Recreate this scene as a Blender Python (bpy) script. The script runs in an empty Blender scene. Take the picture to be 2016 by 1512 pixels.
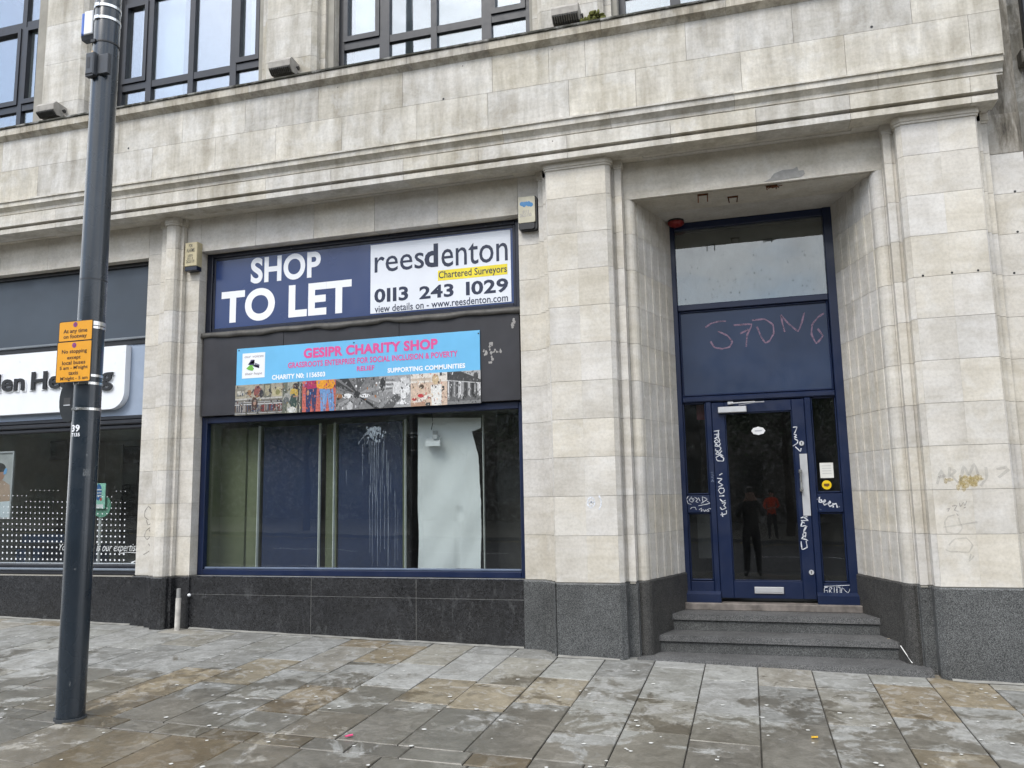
import bpy, math, random
from mathutils import Vector, Matrix
random.seed(7)
C = bpy.context.scene.collection
sc = bpy.context.scene
# ------------------------------------------------------------------ camera, sky, sun, exposure
RIGHT = Vector((0.95969744, 0.28042348, -0.01853347))
DOWN = Vector((-0.05592237, 0.12592328, -0.99046253))
FWD = Vector((-0.27541516, 0.95158079, 0.1365302))
FPX = 1589.0
CAMZ = 1.6
cd = bpy.data.cameras.new('camera')
cd.sensor_width = 36.0
cd.lens = FPX / 2016 * 36.0
cd.clip_start = 0.05
cd.clip_end = 500
cam = bpy.data.objects.new('camera', cd)
C.objects.link(cam)
m3 = Matrix((RIGHT, -DOWN, -FWD)).transposed()
cam.matrix_world = Matrix.Translation((0, 0, CAMZ)) @ m3.to_4x4()
sc.camera = cam

SUN_EL, SUN_AZ = math.radians(50), math.radians(200)   # azimuth clockwise from +y: behind the viewer, a little to the left
w = bpy.data.worlds.new('World'); sc.world = w; w.use_nodes = True
nt = w.node_tree; nt.nodes.clear()
wo = nt.nodes.new('ShaderNodeOutputWorld'); bg = nt.nodes.new('ShaderNodeBackground')
sky = nt.nodes.new('ShaderNodeTexSky'); sky.sky_type = 'NISHITA'; sky.sun_disc = False
sky.sun_elevation = SUN_EL; sky.sun_rotation = SUN_AZ
sky.dust_density = 2.0; sky.ozone_density = 2.0
tc = nt.nodes.new('ShaderNodeTexCoord'); mp = nt.nodes.new('ShaderNodeMapping')
mp.inputs['Scale'].default_value = (1, 1, 2.2)
nz = nt.nodes.new('ShaderNodeTexNoise'); nz.inputs['Scale'].default_value = 1.9; nz.inputs['Detail'].default_value = 7; nz.inputs['Roughness'].default_value = .6
cr = nt.nodes.new('ShaderNodeValToRGB'); cr.color_ramp.elements[0].position = .36; cr.color_ramp.elements[1].position = .52
nz2 = nt.nodes.new('ShaderNodeTexNoise'); nz2.inputs['Scale'].default_value = 3.5; nz2.inputs['Detail'].default_value = 5
cc = nt.nodes.new('ShaderNodeValToRGB')
cc.color_ramp.elements[0].position = .3; cc.color_ramp.elements[0].color = (5.6, 6.0, 6.6, 1)
cc.color_ramp.elements[1].position = .7; cc.color_ramp.elements[1].color = (10.5, 10.7, 11.0, 1)
mx = nt.nodes.new('ShaderNodeMix'); mx.data_type = 'RGBA'
nt.links.new(tc.outputs['Generated'], mp.inputs['Vector'])
nt.links.new(mp.outputs['Vector'], nz.inputs['Vector']); nt.links.new(mp.outputs['Vector'], nz2.inputs['Vector'])
dt = nt.nodes.new('ShaderNodeVectorMath'); dt.operation = 'DOT_PRODUCT'; dt.inputs[1].default_value = (-.73, -.58, .36)
nt.links.new(tc.outputs['Generated'], dt.inputs[0])
mr = nt.nodes.new('ShaderNodeMapRange'); mr.inputs['From Min'].default_value = .90; mr.inputs['From Max'].default_value = 1.0; mr.inputs['To Max'].default_value = .19
nt.links.new(dt.outputs['Value'], mr.inputs['Value'])
sbt = nt.nodes.new('ShaderNodeMath'); sbt.operation = 'SUBTRACT'; nt.links.new(nz.outputs['Fac'], sbt.inputs[0]); nt.links.new(mr.outputs['Result'], sbt.inputs[1])
nt.links.new(sbt.outputs[0], cr.inputs['Fac']); nt.links.new(nz2.outputs['Fac'], cc.inputs['Fac'])
nt.links.new(cr.outputs['Color'], mx.inputs['Factor']); sk_ = nt.nodes.new('ShaderNodeMix'); sk_.data_type = 'RGBA'; sk_.blend_type = 'MULTIPLY'; sk_.inputs['Factor'].default_value = 1; sk_.inputs['B'].default_value = (1.2, 1.25, 1.25, 1); nt.links.new(sky.outputs['Color'], sk_.inputs['A']); nt.links.new(sk_.outputs['Result'], mx.inputs['A']); nt.links.new(cc.outputs['Color'], mx.inputs['B'])
nt.links.new(mx.outputs['Result'], bg.inputs['Color']); bg.inputs['Strength'].default_value = 0.12
nt.links.new(bg.outputs['Background'], wo.inputs['Surface'])
sl = bpy.data.lights.new('sun', 'SUN'); sl.energy = 1.1; sl.angle = math.radians(25); sl.color = (1.0, .965, .91)
so = bpy.data.objects.new('sun', sl); C.objects.link(so)
sd = Vector((math.sin(SUN_AZ) * math.cos(SUN_EL), math.cos(SUN_AZ) * math.cos(SUN_EL), math.sin(SUN_EL)))
so.rotation_euler = sd.to_track_quat('Z', 'Y').to_euler(); so.location = (0, -6, 14)
vs = sc.view_settings
vs.view_transform = 'Standard'; vs.look = 'None'; vs.exposure = 0.98; vs.gamma = 1.0; vs.use_curve_mapping = False
sc.cycles.max_bounces = 6; sc.cycles.diffuse_bounces = 3; sc.cycles.transparent_max_bounces = 12; sc.cycles.glossy_bounces = 3; sc.cycles.caustics_reflective = False; sc.cycles.caustics_refractive = False

# ------------------------------------------------------------------ helpers
def at(px, py, Y):
    """where the sight line of a photo pixel meets the facade-parallel plane y = Y"""
    d = RIGHT * ((px - 1008) / FPX) + DOWN * ((py - 756) / FPX) + FWD
    t = Y / d.y
    return d.x * t, d.z * t + CAMZ
class Z:
    """a window of the photo: its offset and scale"""
    def __init__(s, ox, oy, sc_): s.ox, s.oy, s.s = ox, oy, sc_
    def __call__(s, u, v, Y): return at(s.ox + u * s.s, s.oy + v * s.s, Y)
def gz(x, y): return -.137 - .022 * x + .03 * y if y > -1.5 else -.182 - .022 * x
def R(a, b): return random.uniform(a, b)

def mesh(name, v, f, mats, mi=None, smooth=False):
    m = bpy.data.meshes.new(name)
    m.from_pydata([tuple(p) for p in v], [], f)
    for k in (mats if isinstance(mats, (list, tuple)) else [mats]): m.materials.append(k)
    if mi: m.polygons.foreach_set('material_index', mi)
    if smooth: m.polygons.foreach_set('use_smooth', [True] * len(m.polygons))
    m.update()
    return m
def link(name, me, parent=None, col=None):
    o = bpy.data.objects.new(name, me); C.objects.link(o)
    if parent is not None:
        o.parent = parent
        o.matrix_parent_inverse = Matrix.Translation(-WLOC.get(parent.name, Vector((0, 0, 0))))
        WLOC[o.name] = Vector((0, 0, 0))
    else: WLOC[o.name] = Vector((0, 0, 0))
    if col: o.color = (*col, 1)
    return o
WLOC = {}
def empty(name, loc, label=None, cat=None, group=None):
    o = bpy.data.objects.new(name, None); C.objects.link(o); o.location = loc; o.empty_display_size = .1
    WLOC[o.name] = Vector(loc)
    if label: tag(o, label, cat, group)
    return o
def tag(o, label, cat, group=None):
    o['label'] = label; o['category'] = cat
    if group: o['group'] = group
    return o
class MB:
    """collects simple shapes into one mesh"""
    def __init__(s): s.v = []; s.f = []; s.m = []
    def add(s, v, f, mi=0):
        n = len(s.v); s.v += [tuple(p) for p in v]; s.f += [tuple(i + n for i in q) for q in f]; s.m += [mi] * len(f); return s
    def box(s, x0, x1, y0, y1, z0, z1, mi=0):
        v = [(x, y, z) for z in (z0, z1) for x, y in ((x0, y0), (x1, y0), (x1, y1), (x0, y1))]
        return s.add(v, [(3, 2, 1, 0), (4, 5, 6, 7), (0, 1, 5, 4), (1, 2, 6, 5), (2, 3, 7, 6), (3, 0, 4, 7)], mi)
    def bbox(s, x0, x1, y0, y1, z0, z1, b=.004, mi=0):
        """box whose front (low-y) edges are chamfered by b"""
        v = [(x0, y1, z0), (x1, y1, z0), (x1, y1, z1), (x0, y1, z1), (x0, y0 + b, z0), (x1, y0 + b, z0), (x1, y0 + b, z1), (x0, y0 + b, z1),
             (x0 + b, y0, z0 + b), (x1 - b, y0, z0 + b), (x1 - b, y0, z1 - b), (x0 + b, y0, z1 - b)]
        f = [(8, 9, 10, 11), (3, 2, 1, 0)]
        for i in range(4):
            j = (i + 1) % 4
            f += [(4 + i, 4 + j, 8 + j, 8 + i), (i, j, 4 + j, 4 + i)]
        return s.add(v, f, mi)
    def poly(s, pts, y, mi=0, t=0):
        """flat polygon in a facade-parallel plane; t gives it thickness"""
        n = len(pts)
        if not t: return s.add([(x, y, z) for x, z in pts], [tuple(range(n))], mi)
        v = [(x, y, z) for x, z in pts] + [(x, y + t, z) for x, z in pts]
        return s.add(v, [tuple(range(n)), tuple(range(2 * n - 1, n - 1, -1))] + [(i, (i + 1) % n, n + (i + 1) % n, n + i) for i in range(n)], mi)
    def prismx(s, prof, x0, x1, mi=0):
        n = len(prof)
        v = [(x0, y, z) for y, z in prof] + [(x1, y, z) for y, z in prof]
        return s.add(v, [tuple(range(n)), tuple(range(2 * n - 1, n - 1, -1))] + [(i, n + i, n + (i + 1) % n, (i + 1) % n) for i in range(n)], mi)
    def prismz(s, pts, z0, z1, mi=0):
        n = len(pts)
        v = [(x, y, z0) for x, y in pts] + [(x, y, z1) for x, y in pts]
        return s.add(v, [tuple(range(n - 1, -1, -1)), tuple(range(n, 2 * n))] + [(i, (i + 1) % n, n + (i + 1) % n, n + i) for i in range(n)], mi)
    def tube(s, pts, r, n=10, mi=0, cap=True):
        """tube along 3-D points; r one radius or a list"""
        pts = [Vector(p) for p in pts]; k = len(pts); rs = r if isinstance(r, (list, tuple)) else [r] * k
        v = []; up = Vector((.13, .27, 1)).normalized()
        for i, p in enumerate(pts):
            d = (pts[min(i + 1, k - 1)] - pts[max(i - 1, 0)]).normalized()
            a = d.cross(up if abs(d.dot(up)) < .95 else Vector((1, 0, 0))).normalized(); b = d.cross(a)
            v += [p + (a * math.cos(2 * math.pi * j / n) + b * math.sin(2 * math.pi * j / n)) * rs[i] for j in range(n)]
        f = [(i * n + j, i * n + (j + 1) % n, (i + 1) * n + (j + 1) % n, (i + 1) * n + j) for i in range(k - 1) for j in range(n)]
        if cap: f += [tuple(range(n - 1, -1, -1)), tuple(range((k - 1) * n, k * n))]
        return s.add(v, f, mi)
    def stroke(s, pts, y, wd, mi=0):
        """flat ribbon of width wd through (x, z) points on the plane y, rounded corners"""
        P = [Vector(p) for p in pts]
        if len(P) > 2:
            Q = [P[0]]
            for i in range(1, len(P) - 1):
                Q += [P[i].lerp(P[i - 1], .28), P[i].lerp((P[i - 1] + P[i + 1]) / 2, .08), P[i].lerp(P[i + 1], .28)]
            P = Q + [P[-1]]
        v = []
        for i, p in enumerate(P):
            d = P[min(i + 1, len(P) - 1)] - P[max(i - 1, 0)]
            d = d.normalized() if d.length > 1e-9 else Vector((1, 0))
            nn = Vector((-d.y, d.x)) * wd / 2 * (1 + .25 * math.sin(i * 1.7))
            v += [(p.x + nn.x, y, p.y + nn.y), (p.x - nn.x, y, p.y - nn.y)]
        return s.add(v, [(2 * i, 2 * i + 1, 2 * i + 3, 2 * i + 2) for i in range(len(P) - 1)], mi)
    def ball(s, c, r, nu=12, nv=8, mi=0):
        rx, ry, rz = r if isinstance(r, (tuple, list)) else (r, r, r)
        v = [(c[0], c[1], c[2] - rz)]
        for i in range(1, nv):
            t = math.pi * i / nv - math.pi / 2
            v += [(c[0] + rx * math.cos(t) * math.cos(2 * math.pi * j / nu), c[1] + ry * math.cos(t) * math.sin(2 * math.pi * j / nu), c[2] + rz * math.sin(t)) for j in range(nu)]
        v.append((c[0], c[1], c[2] + rz)); L = len(v) - 1
        f = [(0, 1 + (j + 1) % nu, 1 + j) for j in range(nu)] + [(L, L - nu + j, L - nu + (j + 1) % nu) for j in range(nu)]
        f += [(1 + i * nu + j, 1 + i * nu + (j + 1) % nu, 1 + (i + 1) * nu + (j + 1) % nu, 1 + (i + 1) * nu + j) for i in range(nv - 2) for j in range(nu)]
        return s.add(v, f, mi)
    def build(s, name, mats, parent=None, col=None, smooth=False):
        return link(name, mesh(name, s.v, s.f, mats, s.m if isinstance(mats, (list, tuple)) else None, smooth), parent, col)

# ------------------------------------------------------------------ materials
def newmat(name):
    m = bpy.data.materials.new(name); m.use_nodes = True
    return m, m.node_tree, m.node_tree.nodes['Principled BSDF']
def N(t, kind, **kw):
    n = t.nodes.new('ShaderNode' + kind)
    for k, v in kw.items():
        if k in n.inputs: n.inputs[k].default_value = v
        else: setattr(n, k, v)
    return n
def ramp(t, src, stops):
    r = t.nodes.new('ShaderNodeValToRGB'); e = r.color_ramp.elements
    while len(e) < len(stops): e.new(.5)
    for k, (p, c) in zip(e, stops):
        k.position = p; k.color = (c, c, c, 1) if isinstance(c, (int, float)) else (*c, 1)
    t.links.new(src, r.inputs['Fac']); return r.outputs['Color']
def mixc(t, fac, a, b, mode='MIX'):
    n = t.nodes.new('ShaderNodeMix'); n.data_type = 'RGBA'; n.blend_type = mode
    for s, v in (('Factor', fac), ('A', a), ('B', b)):
        if isinstance(v, (int, float)): n.inputs[s].default_value = v if s == 'Factor' else (v, v, v, 1)
        elif isinstance(v, tuple): n.inputs[s].default_value = (*v, 1)
        else: t.links.new(v, n.inputs[s])
    return n.outputs['Result']
def mul(t, a, b):
    n = t.nodes.new('ShaderNodeMath'); n.operation = 'MULTIPLY'
    for i, v in enumerate((a, b)):
        if isinstance(v, (int, float)): n.inputs[i].default_value = v
        else: t.links.new(v, n.inputs[i])
    return n.outputs[0]
def coords(t, scale=(1, 1, 1)):
    c = t.nodes.new('ShaderNodeTexCoord'); m = t.nodes.new('ShaderNodeMapping'); m.inputs['Scale'].default_value = scale
    t.links.new(c.outputs['Object'], m.inputs['Vector']); return m.outputs['Vector']
def noise(t, vec, scale, detail=4, rough=.55, dist=0):
    n = N(t, 'TexNoise', Scale=scale, Detail=detail, Roughness=rough, Distortion=dist); t.links.new(vec, n.inputs['Vector']); return n.outputs['Fac']
def bump(t, b, h, strength, dist=.01):
    n = t.nodes.new('ShaderNodeBump'); n.inputs['Strength'].default_value = strength; n.inputs['Distance'].default_value = dist
    t.links.new(h, n.inputs['Height']); t.links.new(n.outputs['Normal'], b.inputs['Normal'])
def plain(name, col, rough=.5, metal=0, var=.12, vs_=6, coat=0, bmp=0):
    """paint or plastic with a little unevenness in tone and gloss"""
    m, t, b = newmat(name)
    v = coords(t); n = noise(t, v, vs_, 3)
    lo = tuple(c * (1 - var) for c in col); hi = tuple(min(1, c * (1 + var)) for c in col)
    t.links.new(ramp(t, n, [(.3, lo), (.7, hi)]), b.inputs['Base Color'])
    r = ramp(t, noise(t, v, vs_ * 3, 2), [(.3, max(.02, rough - .08)), (.7, min(1, rough + .1))])
    t.links.new(r, b.inputs['Roughness']); b.inputs['Metallic'].default_value = metal
    if coat: b.inputs['Coat Weight'].default_value = coat; b.inputs['Coat Roughness'].default_value = .1
    if bmp: bump(t, b, noise(t, v, 60, 4), bmp, .003)
    return m
def stone_mat(name, base, stain=.5, dirt=0, streak=1.0):
    """cleaned Portland-type stone; tint of each block comes from the object colour"""
    m, t, b = newmat(name)
    oi = t.nodes.new('ShaderNodeObjectInfo')
    v = coords(t); vst = coords(t, (1, 1, .16)); vbed = coords(t, (.5, .5, 3.5))
    ad = t.nodes.new('ShaderNodeVectorMath'); ad.operation = 'MULTIPLY_ADD'
    t.links.new(v, ad.inputs[0]); ad.inputs[1].default_value = (1, 1, 1)
    sh = t.nodes.new('ShaderNodeCombineXYZ'); t.links.new(mul(t, oi.outputs['Random'], 40.0), sh.inputs[0]); t.links.new(mul(t, oi.outputs['Random'], 17.0), sh.inputs[2])
    t.links.new(sh.outputs[0], ad.inputs[2])
    vb = ad.outputs[0]
    col = mixc(t, 1.0, base, oi.outputs['Color'], 'MULTIPLY')
    big = ramp(t, noise(t, vb, 2.2, 4, .62, .3), [(.28, (.78, .765, .73)), (.5, (.95, .945, .93)), (.68, (1.08, 1.08, 1.07))])
    col = mixc(t, .9, col, big, 'MULTIPLY')
    st = ramp(t, noise(t, vst, 5.5, 3, .6), [(.36, (.80, .785, .75)), (.52, (.99, .99, .98)), (.68, (1.14, 1.14, 1.14))])
    col = mixc(t, .55 * streak, col, st, 'MULTIPLY')
    bed = ramp(t, noise(t, vbed, 3.0, 3, .6, .8), [(.36, (.87, .855, .81)), (.6, (1.03, 1.03, 1.03))])
    col = mixc(t, .55, col, bed, 'MULTIPLY')
    bloom = ramp(t, noise(t, vb, 3.4, 5, .68, .5), [(.50, 0), (.63, 1)])
    col = mixc(t, mul(t, bloom, .42 * stain * 2), col, (.70, .70, .69))
    fine = ramp(t, noise(t, v, 38, 3, .7), [(.32, .80), (.55, 1.0), (.75, 1.07)])
    col = mixc(t, .6, col, fine, 'MULTIPLY')
    pit = ramp(t, noise(t, v, 110, 3, .6), [(.25, .45), (.33, 1.0)])
    col = mixc(t, .5, col, pit, 'MULTIPLY')
    if dirt:
        d = ramp(t, noise(t, vst, 7.0, 8, .72, .4), [(.36, (.09, .085, .077)), (.47, (.55, .525, .48)), (.56, (1, 1, 1))])
        col = mixc(t, dirt, col, d, 'MULTIPLY')
    t.links.new(col, b.inputs['Base Color'])
    b.inputs['Roughness'].default_value = .85; b.inputs['Specular IOR Level'].default_value = .25
    bump(t, b, noise(t, v, 30, 4, .75), .30, .006)
    return m
def granite_mat(name, lo, hi, rough, dirt=.3, bs=34, bk=.8):
    m, t, b = newmat(name)
    v = coords(t); vo = N(t, 'TexVoronoi', Scale=230.0); t.links.new(v, vo.inputs['Vector'])
    bw = t.nodes.new('ShaderNodeRGBToBW'); t.links.new(vo.outputs['Color'], bw.inputs[0])
    sp = ramp(t, bw.outputs[0], [(.25, lo), (.55, tuple((a + c) / 2 for a, c in zip(lo, hi))), (.85, hi)])
    big = ramp(t, noise(t, v, 1.8, 6, .65), [(.3, .62), (.55, 1.0), (.75, 1.25)])
    col = mixc(t, .9, sp, big, 'MULTIPLY')
    scuff = ramp(t, noise(t, coords(t, (1, 1, .4)), 7, 8, .75, .6), [(.56, 0), (.75, 1)])
    col = mixc(t, mul(t, scuff, dirt), col, (.16, .165, .165))
    blot = ramp(t, noise(t, v, bs, 5, .75), [(.30, .35), (.48, .9), (.68, 1.7)])
    col = mixc(t, bk, col, blot, 'MULTIPLY')
    t.links.new(col, b.inputs['Base Color'])
    t.links.new(ramp(t, noise(t, v, 5, 5), [(.3, rough - .1), (.7, rough + .15)]), b.inputs['Roughness'])
    bump(t, b, bw.outputs[0], .06, .002)
    return m
def flag_mat(name):
    """riven sandstone paving: tint from the object colour, damp dark patches, worn pale films"""
    m, t, b = newmat(name)
    oi = t.nodes.new('ShaderNodeObjectInfo'); v = coords(t)
    ad = t.nodes.new('ShaderNodeVectorMath'); ad.operation = 'ADD'
    sh = t.nodes.new('ShaderNodeCombineXYZ'); t.links.new(mul(t, oi.outputs['Random'], 31.0), sh.inputs[0]); t.links.new(mul(t, oi.outputs['Random'], 13.0), sh.inputs[1])
    t.links.new(v, ad.inputs[0]); t.links.new(sh.outputs[0], ad.inputs[1]); vb = ad.outputs[0]
    col = oi.outputs['Color']
    big = ramp(t, noise(t, vb, 3.6, 5, .70, .6), [(.32, (.72, .70, .66)), (.48, (.96, .96, .95)), (.64, (1.22, 1.23, 1.24))])
    col = mixc(t, .95, col, big, 'MULTIPLY')
    film = ramp(t, noise(t, vb, 6.0, 6, .74, 1.0), [(.52, 0), (.58, 1)])
    col = mixc(t, mul(t, film, .42), col, (.40, .40, .39))
    blot = ramp(t, noise(t, vb, 9.0, 5, .7, .4), [(.36, .62), (.44, 1.0)])
    col = mixc(t, .6, col, blot, 'MULTIPLY')
    fine = ramp(t, noise(t, v, 45, 3, .7), [(.3, .74), (.6, 1.05), (.8, 1.16)])
    col = mixc(t, .7, col, fine, 'MULTIPLY')
    sx = t.nodes.new('ShaderNodeSeparateXYZ'); t.links.new(v, sx.inputs[0])
    yr = N(t, 'MapRange'); t.links.new(sx.outputs['Y'], yr.inputs['Value'])
    for k_, q_ in (('From Min', 7.4), ('From Max', 4.8), ('To Min', -.17), ('To Max', .12)): yr.inputs[k_].default_value = q_
    sm_ = t.nodes.new('ShaderNodeMath'); sm_.operation = 'ADD'; t.links.new(noise(t, v, 2.4, 6, .72, .5), sm_.inputs[0]); t.links.new(yr.outputs[0], sm_.inputs[1])
    xr = N(t, 'MapRange'); t.links.new(sx.outputs['X'], xr.inputs['Value'])
    for k_, q_ in (('From Min', -3.0), ('From Max', .5), ('To Min', 0), ('To Max', .055)): xr.inputs[k_].default_value = q_
    sm3 = t.nodes.new('ShaderNodeMath'); sm3.operation = 'ADD'; t.links.new(sm_.outputs[0], sm3.inputs[0]); t.links.new(xr.outputs[0], sm3.inputs[1]); sm_ = sm3
    sm2 = t.nodes.new('ShaderNodeMath'); sm2.operation = 'MULTIPLY_ADD'; t.links.new(oi.outputs['Random'], sm2.inputs[0]); sm2.inputs[1].default_value = .10; t.links.new(sm_.outputs[0], sm2.inputs[2])
    wf = ramp(t, sm2.outputs[0], [(.545, 0), (.60, 1)])
    col = mixc(t, mul(t, wf, .85), col, mixc(t, 1.0, col, (.50, .455, .385), 'MULTIPLY'))
    t.links.new(col, b.inputs['Base Color'])
    t.links.new(mixc(t, wf, ramp(t, noise(t, v, 9, 3), [(.3, .55), (.7, .78)]), .30), b.inputs['Roughness'])
    bump(t, b, noise(t, v, 16, 5, .72), .34, .008)
    return m
def glass_mat(name, tint=(.86, .9, .88), ior=1.75, dirt=.05, rough=0.0):
    """window pane: see-through with a mirror-like reflection that grows with the angle, and a thin film of dust"""
    m, t, b = newmat(name); t.nodes.remove(b); out = t.nodes['Material Output']
    tr = N(t, 'BsdfTransparent', Color=(*tint, 1)); gl = N(t, 'BsdfGlossy', Color=(.95, .97, 1, 1), Roughness=rough)
    lw_ = N(t, 'LayerWeight', Blend=.5); ms = t.nodes.new('ShaderNodeMixShader')
    pw_ = t.nodes.new('ShaderNodeMath'); pw_.operation = 'POWER'; t.links.new(lw_.outputs['Facing'], pw_.inputs[0]); pw_.inputs[1].default_value = 5.0
    fr = N(t, 'MapRange'); t.links.new(pw_.outputs[0], fr.inputs['Value']); f0 = ((ior - 1) / (ior + 1)) ** 2; fr.inputs['To Min'].default_value = f0
    bn = t.nodes.new('ShaderNodeBump'); bn.inputs['Strength'].default_value = .02; bn.inputs['Distance'].default_value = .05
    t.links.new(noise(t, coords(t), 1.3, 2), bn.inputs['Height']); t.links.new(bn.outputs['Normal'], gl.inputs['Normal'])
    t.links.new(fr.outputs[0], ms.inputs[0]); t.links.new(tr.outputs[0], ms.inputs[1]); t.links.new(gl.outputs[0], ms.inputs[2])
    df = N(t, 'BsdfDiffuse', Color=(.45, .46, .45, 1)); ms2 = t.nodes.new('ShaderNodeMixShader')
    sm = ramp(t, noise(t, coords(t, (1, 1, .5)), 4.5, 7, .7), [(.35, dirt * .3), (.75, dirt * 1.8)])
    t.links.new(sm, ms2.inputs[0]); t.links.new(ms.outputs[0], ms2.inputs[1]); t.links.new(df.outputs[0], ms2.inputs[2])
    t.links.new(ms2.outputs[0], out.inputs['Surface'])
    return m
def film_mat(name, col, alpha, scale=20):
    """thin paint, chalk or marker with patchy cover"""
    m, t, b = newmat(name)
    b.inputs['Base Color'].default_value = (*col, 1); b.inputs['Roughness'].default_value = .6
    t.links.new(ramp(t, noise(t, coords(t), scale, 5, .7), [(.3, alpha * .35), (.62, alpha)]), b.inputs['Alpha'])
    return m
def print_mat(name, rough=.4):
    """flat print: colours come from the mesh's colour attribute"""
    m, t, b = newmat(name)
    a = t.nodes.new('ShaderNodeVertexColor'); a.layer_name = 'Col'
    n = ramp(t, noise(t, coords(t), 55, 5, .7), [(.3, .72), (.7, 1.18)])
    t.links.new(mixc(t, 1.0, a.outputs[0], n, 'MULTIPLY'), b.inputs['Base Color']); b.inputs['Roughness'].default_value = rough
    return m

STONE = stone_mat('portland_stone', (.600, .574, .532), stain=.30, streak=.45)
STONE_UP = stone_mat('portland_stone_upper', (.592, .570, .530), stain=.40, dirt=.20, streak=1.8)
COPING = stone_mat('sooty_coping_stone', (.54, .51, .46), stain=.3, dirt=.48, streak=1.4)
LEDGE = stone_mat('mossy_ledge_stone', (.075, .075, .065), dirt=.5)
MORTAR = plain('mortar', (.30, .285, .25), .95)
GR_POL = granite_mat('dark_polished_granite', (.003, .0033, .004), (.055, .056, .060), .20, .45)
GR_AXED = granite_mat('grey_axed_granite', (.018, .020, .021), (.165, .17, .17), .5, .3, 75, .45)
GR_REV = granite_mat('dark_reveal_granite', (.012, .0118, .0112), (.105, .102, .096), .55, .25, 60, .5)  # darker, browner granite for the base of the door reveals
GR_STEP = granite_mat('step_granite', (.045, .046, .047), (.20, .20, .198), .6, .5, 70, .4)
GR_RISER = granite_mat('riser_granite', (.03, .032, .032), (.16, .163, .16), .6, .3, 70, .4)
FLAG = flag_mat('york_stone_flag')
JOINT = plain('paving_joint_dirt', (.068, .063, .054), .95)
ASPHALT = plain('asphalt', (.05, .05, .052), .85, bmp=.4)
NAVY = plain('navy_gloss_paint', (.0042, .0125, .047), .36, var=.12, vs_=2)
NAVY_MID = plain('navy_panel_paint', (.017, .034, .080), .38, var=.14, vs_=2)
NAVY_DK = plain('blue_black_frame', (.006, .009, .022), .35)
CHAR = plain('charcoal_frame_paint', (.020, .022, .028), .38)
SLATE = plain('slate_grey_panel', (.045, .058, .075), .42, vs_=1.5)
BLACKBD = plain('black_fascia_board', (.022, .022, .027), .5, var=.3, vs_=2.5)
LEAD = plain('weathered_lead_flashing', (.060, .056, .050), .55, var=.35, vs_=9)
WHITE = plain('white_plastic', (.78, .80, .83), .35, var=.03)
OFFWHITE = plain('off_white_paper', (.74, .77, .79), .7, var=.06, vs_=2)
PALEBLUE = plain('pale_grey_blue_panel', (.30, .36, .46), .4, var=.05)
BLACK = plain('black_plastic', (.012, .012, .013), .4)
ALU = plain('brushed_aluminium', (.60, .61, .63), .42, metal=.55, var=.05)
STEEL = plain('stainless_band', (.70, .70, .69), .25, metal=1)
POST = plain('blue_grey_post_paint', (.013, .021, .031), .26, var=.14, vs_=2, coat=.35)
YELLOW = plain('amber_sign_face', (.72, .32, .008), .42, var=.04)
PURPLE = plain('purple_ink', (.15, .04, .22), .5)
INK = plain('dark_ink', (.030, .014, .010), .5)
BOARDBLUE = plain('to_let_board_blue', (.028, .052, .150), .20, var=.08, vs_=.8)
LETTERNAVY = plain('navy_lettering', (.014, .022, .055), .4)
CREAMW = plain('white_lettering', (.82, .84, .88), .4, var=.02)
BRIGHTY = plain('yellow_strip', (.80, .66, .03), .45)
SKYB = plain('sky_blue_print', (.14, .45, .73), .45, var=.06, vs_=3)
PINK = plain('magenta_print', (.66, .075, .28), .5, var=.05)
RED = plain('dark_red_plastic', (.22, .012, .012), .4)
CREAMBOX = plain('yellowed_plastic', (.46, .40, .25), .5, var=.12, vs_=12)
RUST = plain('rusty_iron', (.10, .035, .012), .9, var=.5, vs_=30)
FLOODG = plain('grey_cast_metal', (.33, .31, .28), .6, var=.2, vs_=14)
PIPE = plain('white_painted_pipe', (.52, .50, .46), .5, var=.25, vs_=14)
GREENWALL = plain('olive_green_panel', (.115, .132, .075), .6, var=.06)
BLUEWALL = plain('royal_blue_panel', (.005, .019, .070), .55, var=.06)
ROOMW = plain('interior_pale_wall', (.42, .43, .40), .8, var=.06)
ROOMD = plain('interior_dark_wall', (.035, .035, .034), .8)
CEIL = plain('interior_ceiling', (.62, .64, .58), .8)
CARPET = plain('dark_carpet', (.03, .032, .036), .95)
MORTARPATCH = plain('grey_cement_patch', (.30, .295, .28), .9, var=.15, vs_=20)
GLASS = glass_mat('shop_glass', (.90, .92, .91), 1.56, .006)
GLASS_DK = glass_mat('door_glass', (.80, .82, .82), 1.5, .006)
GLASS_UP = glass_mat('upper_glass', (.80, .86, .88), 3.0, .02)
PAINTW = film_mat('white_marker', (.74, .77, .82), 1.0, 30)
CHALKP = film_mat('pink_chalk', (.26, .17, .25), .9, 22)
DRIP = film_mat('dried_paint_drips', (.32, .38, .43), .40, 14)
GREYTAG = film_mat('rubbed_out_tag', (.34, .33, .31), .24, 9)
YSTAIN = film_mat('ochre_stain', (.55, .44, .20), .28, 30)
PRINT = print_mat('photo_print')
def tone():
    """tint of one stone block"""
    k = R(.945, 1.055); wv = R(-.03, .03)
    return (k * (1 + wv * .5), k, k * (1 - wv * 1.4))

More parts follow.
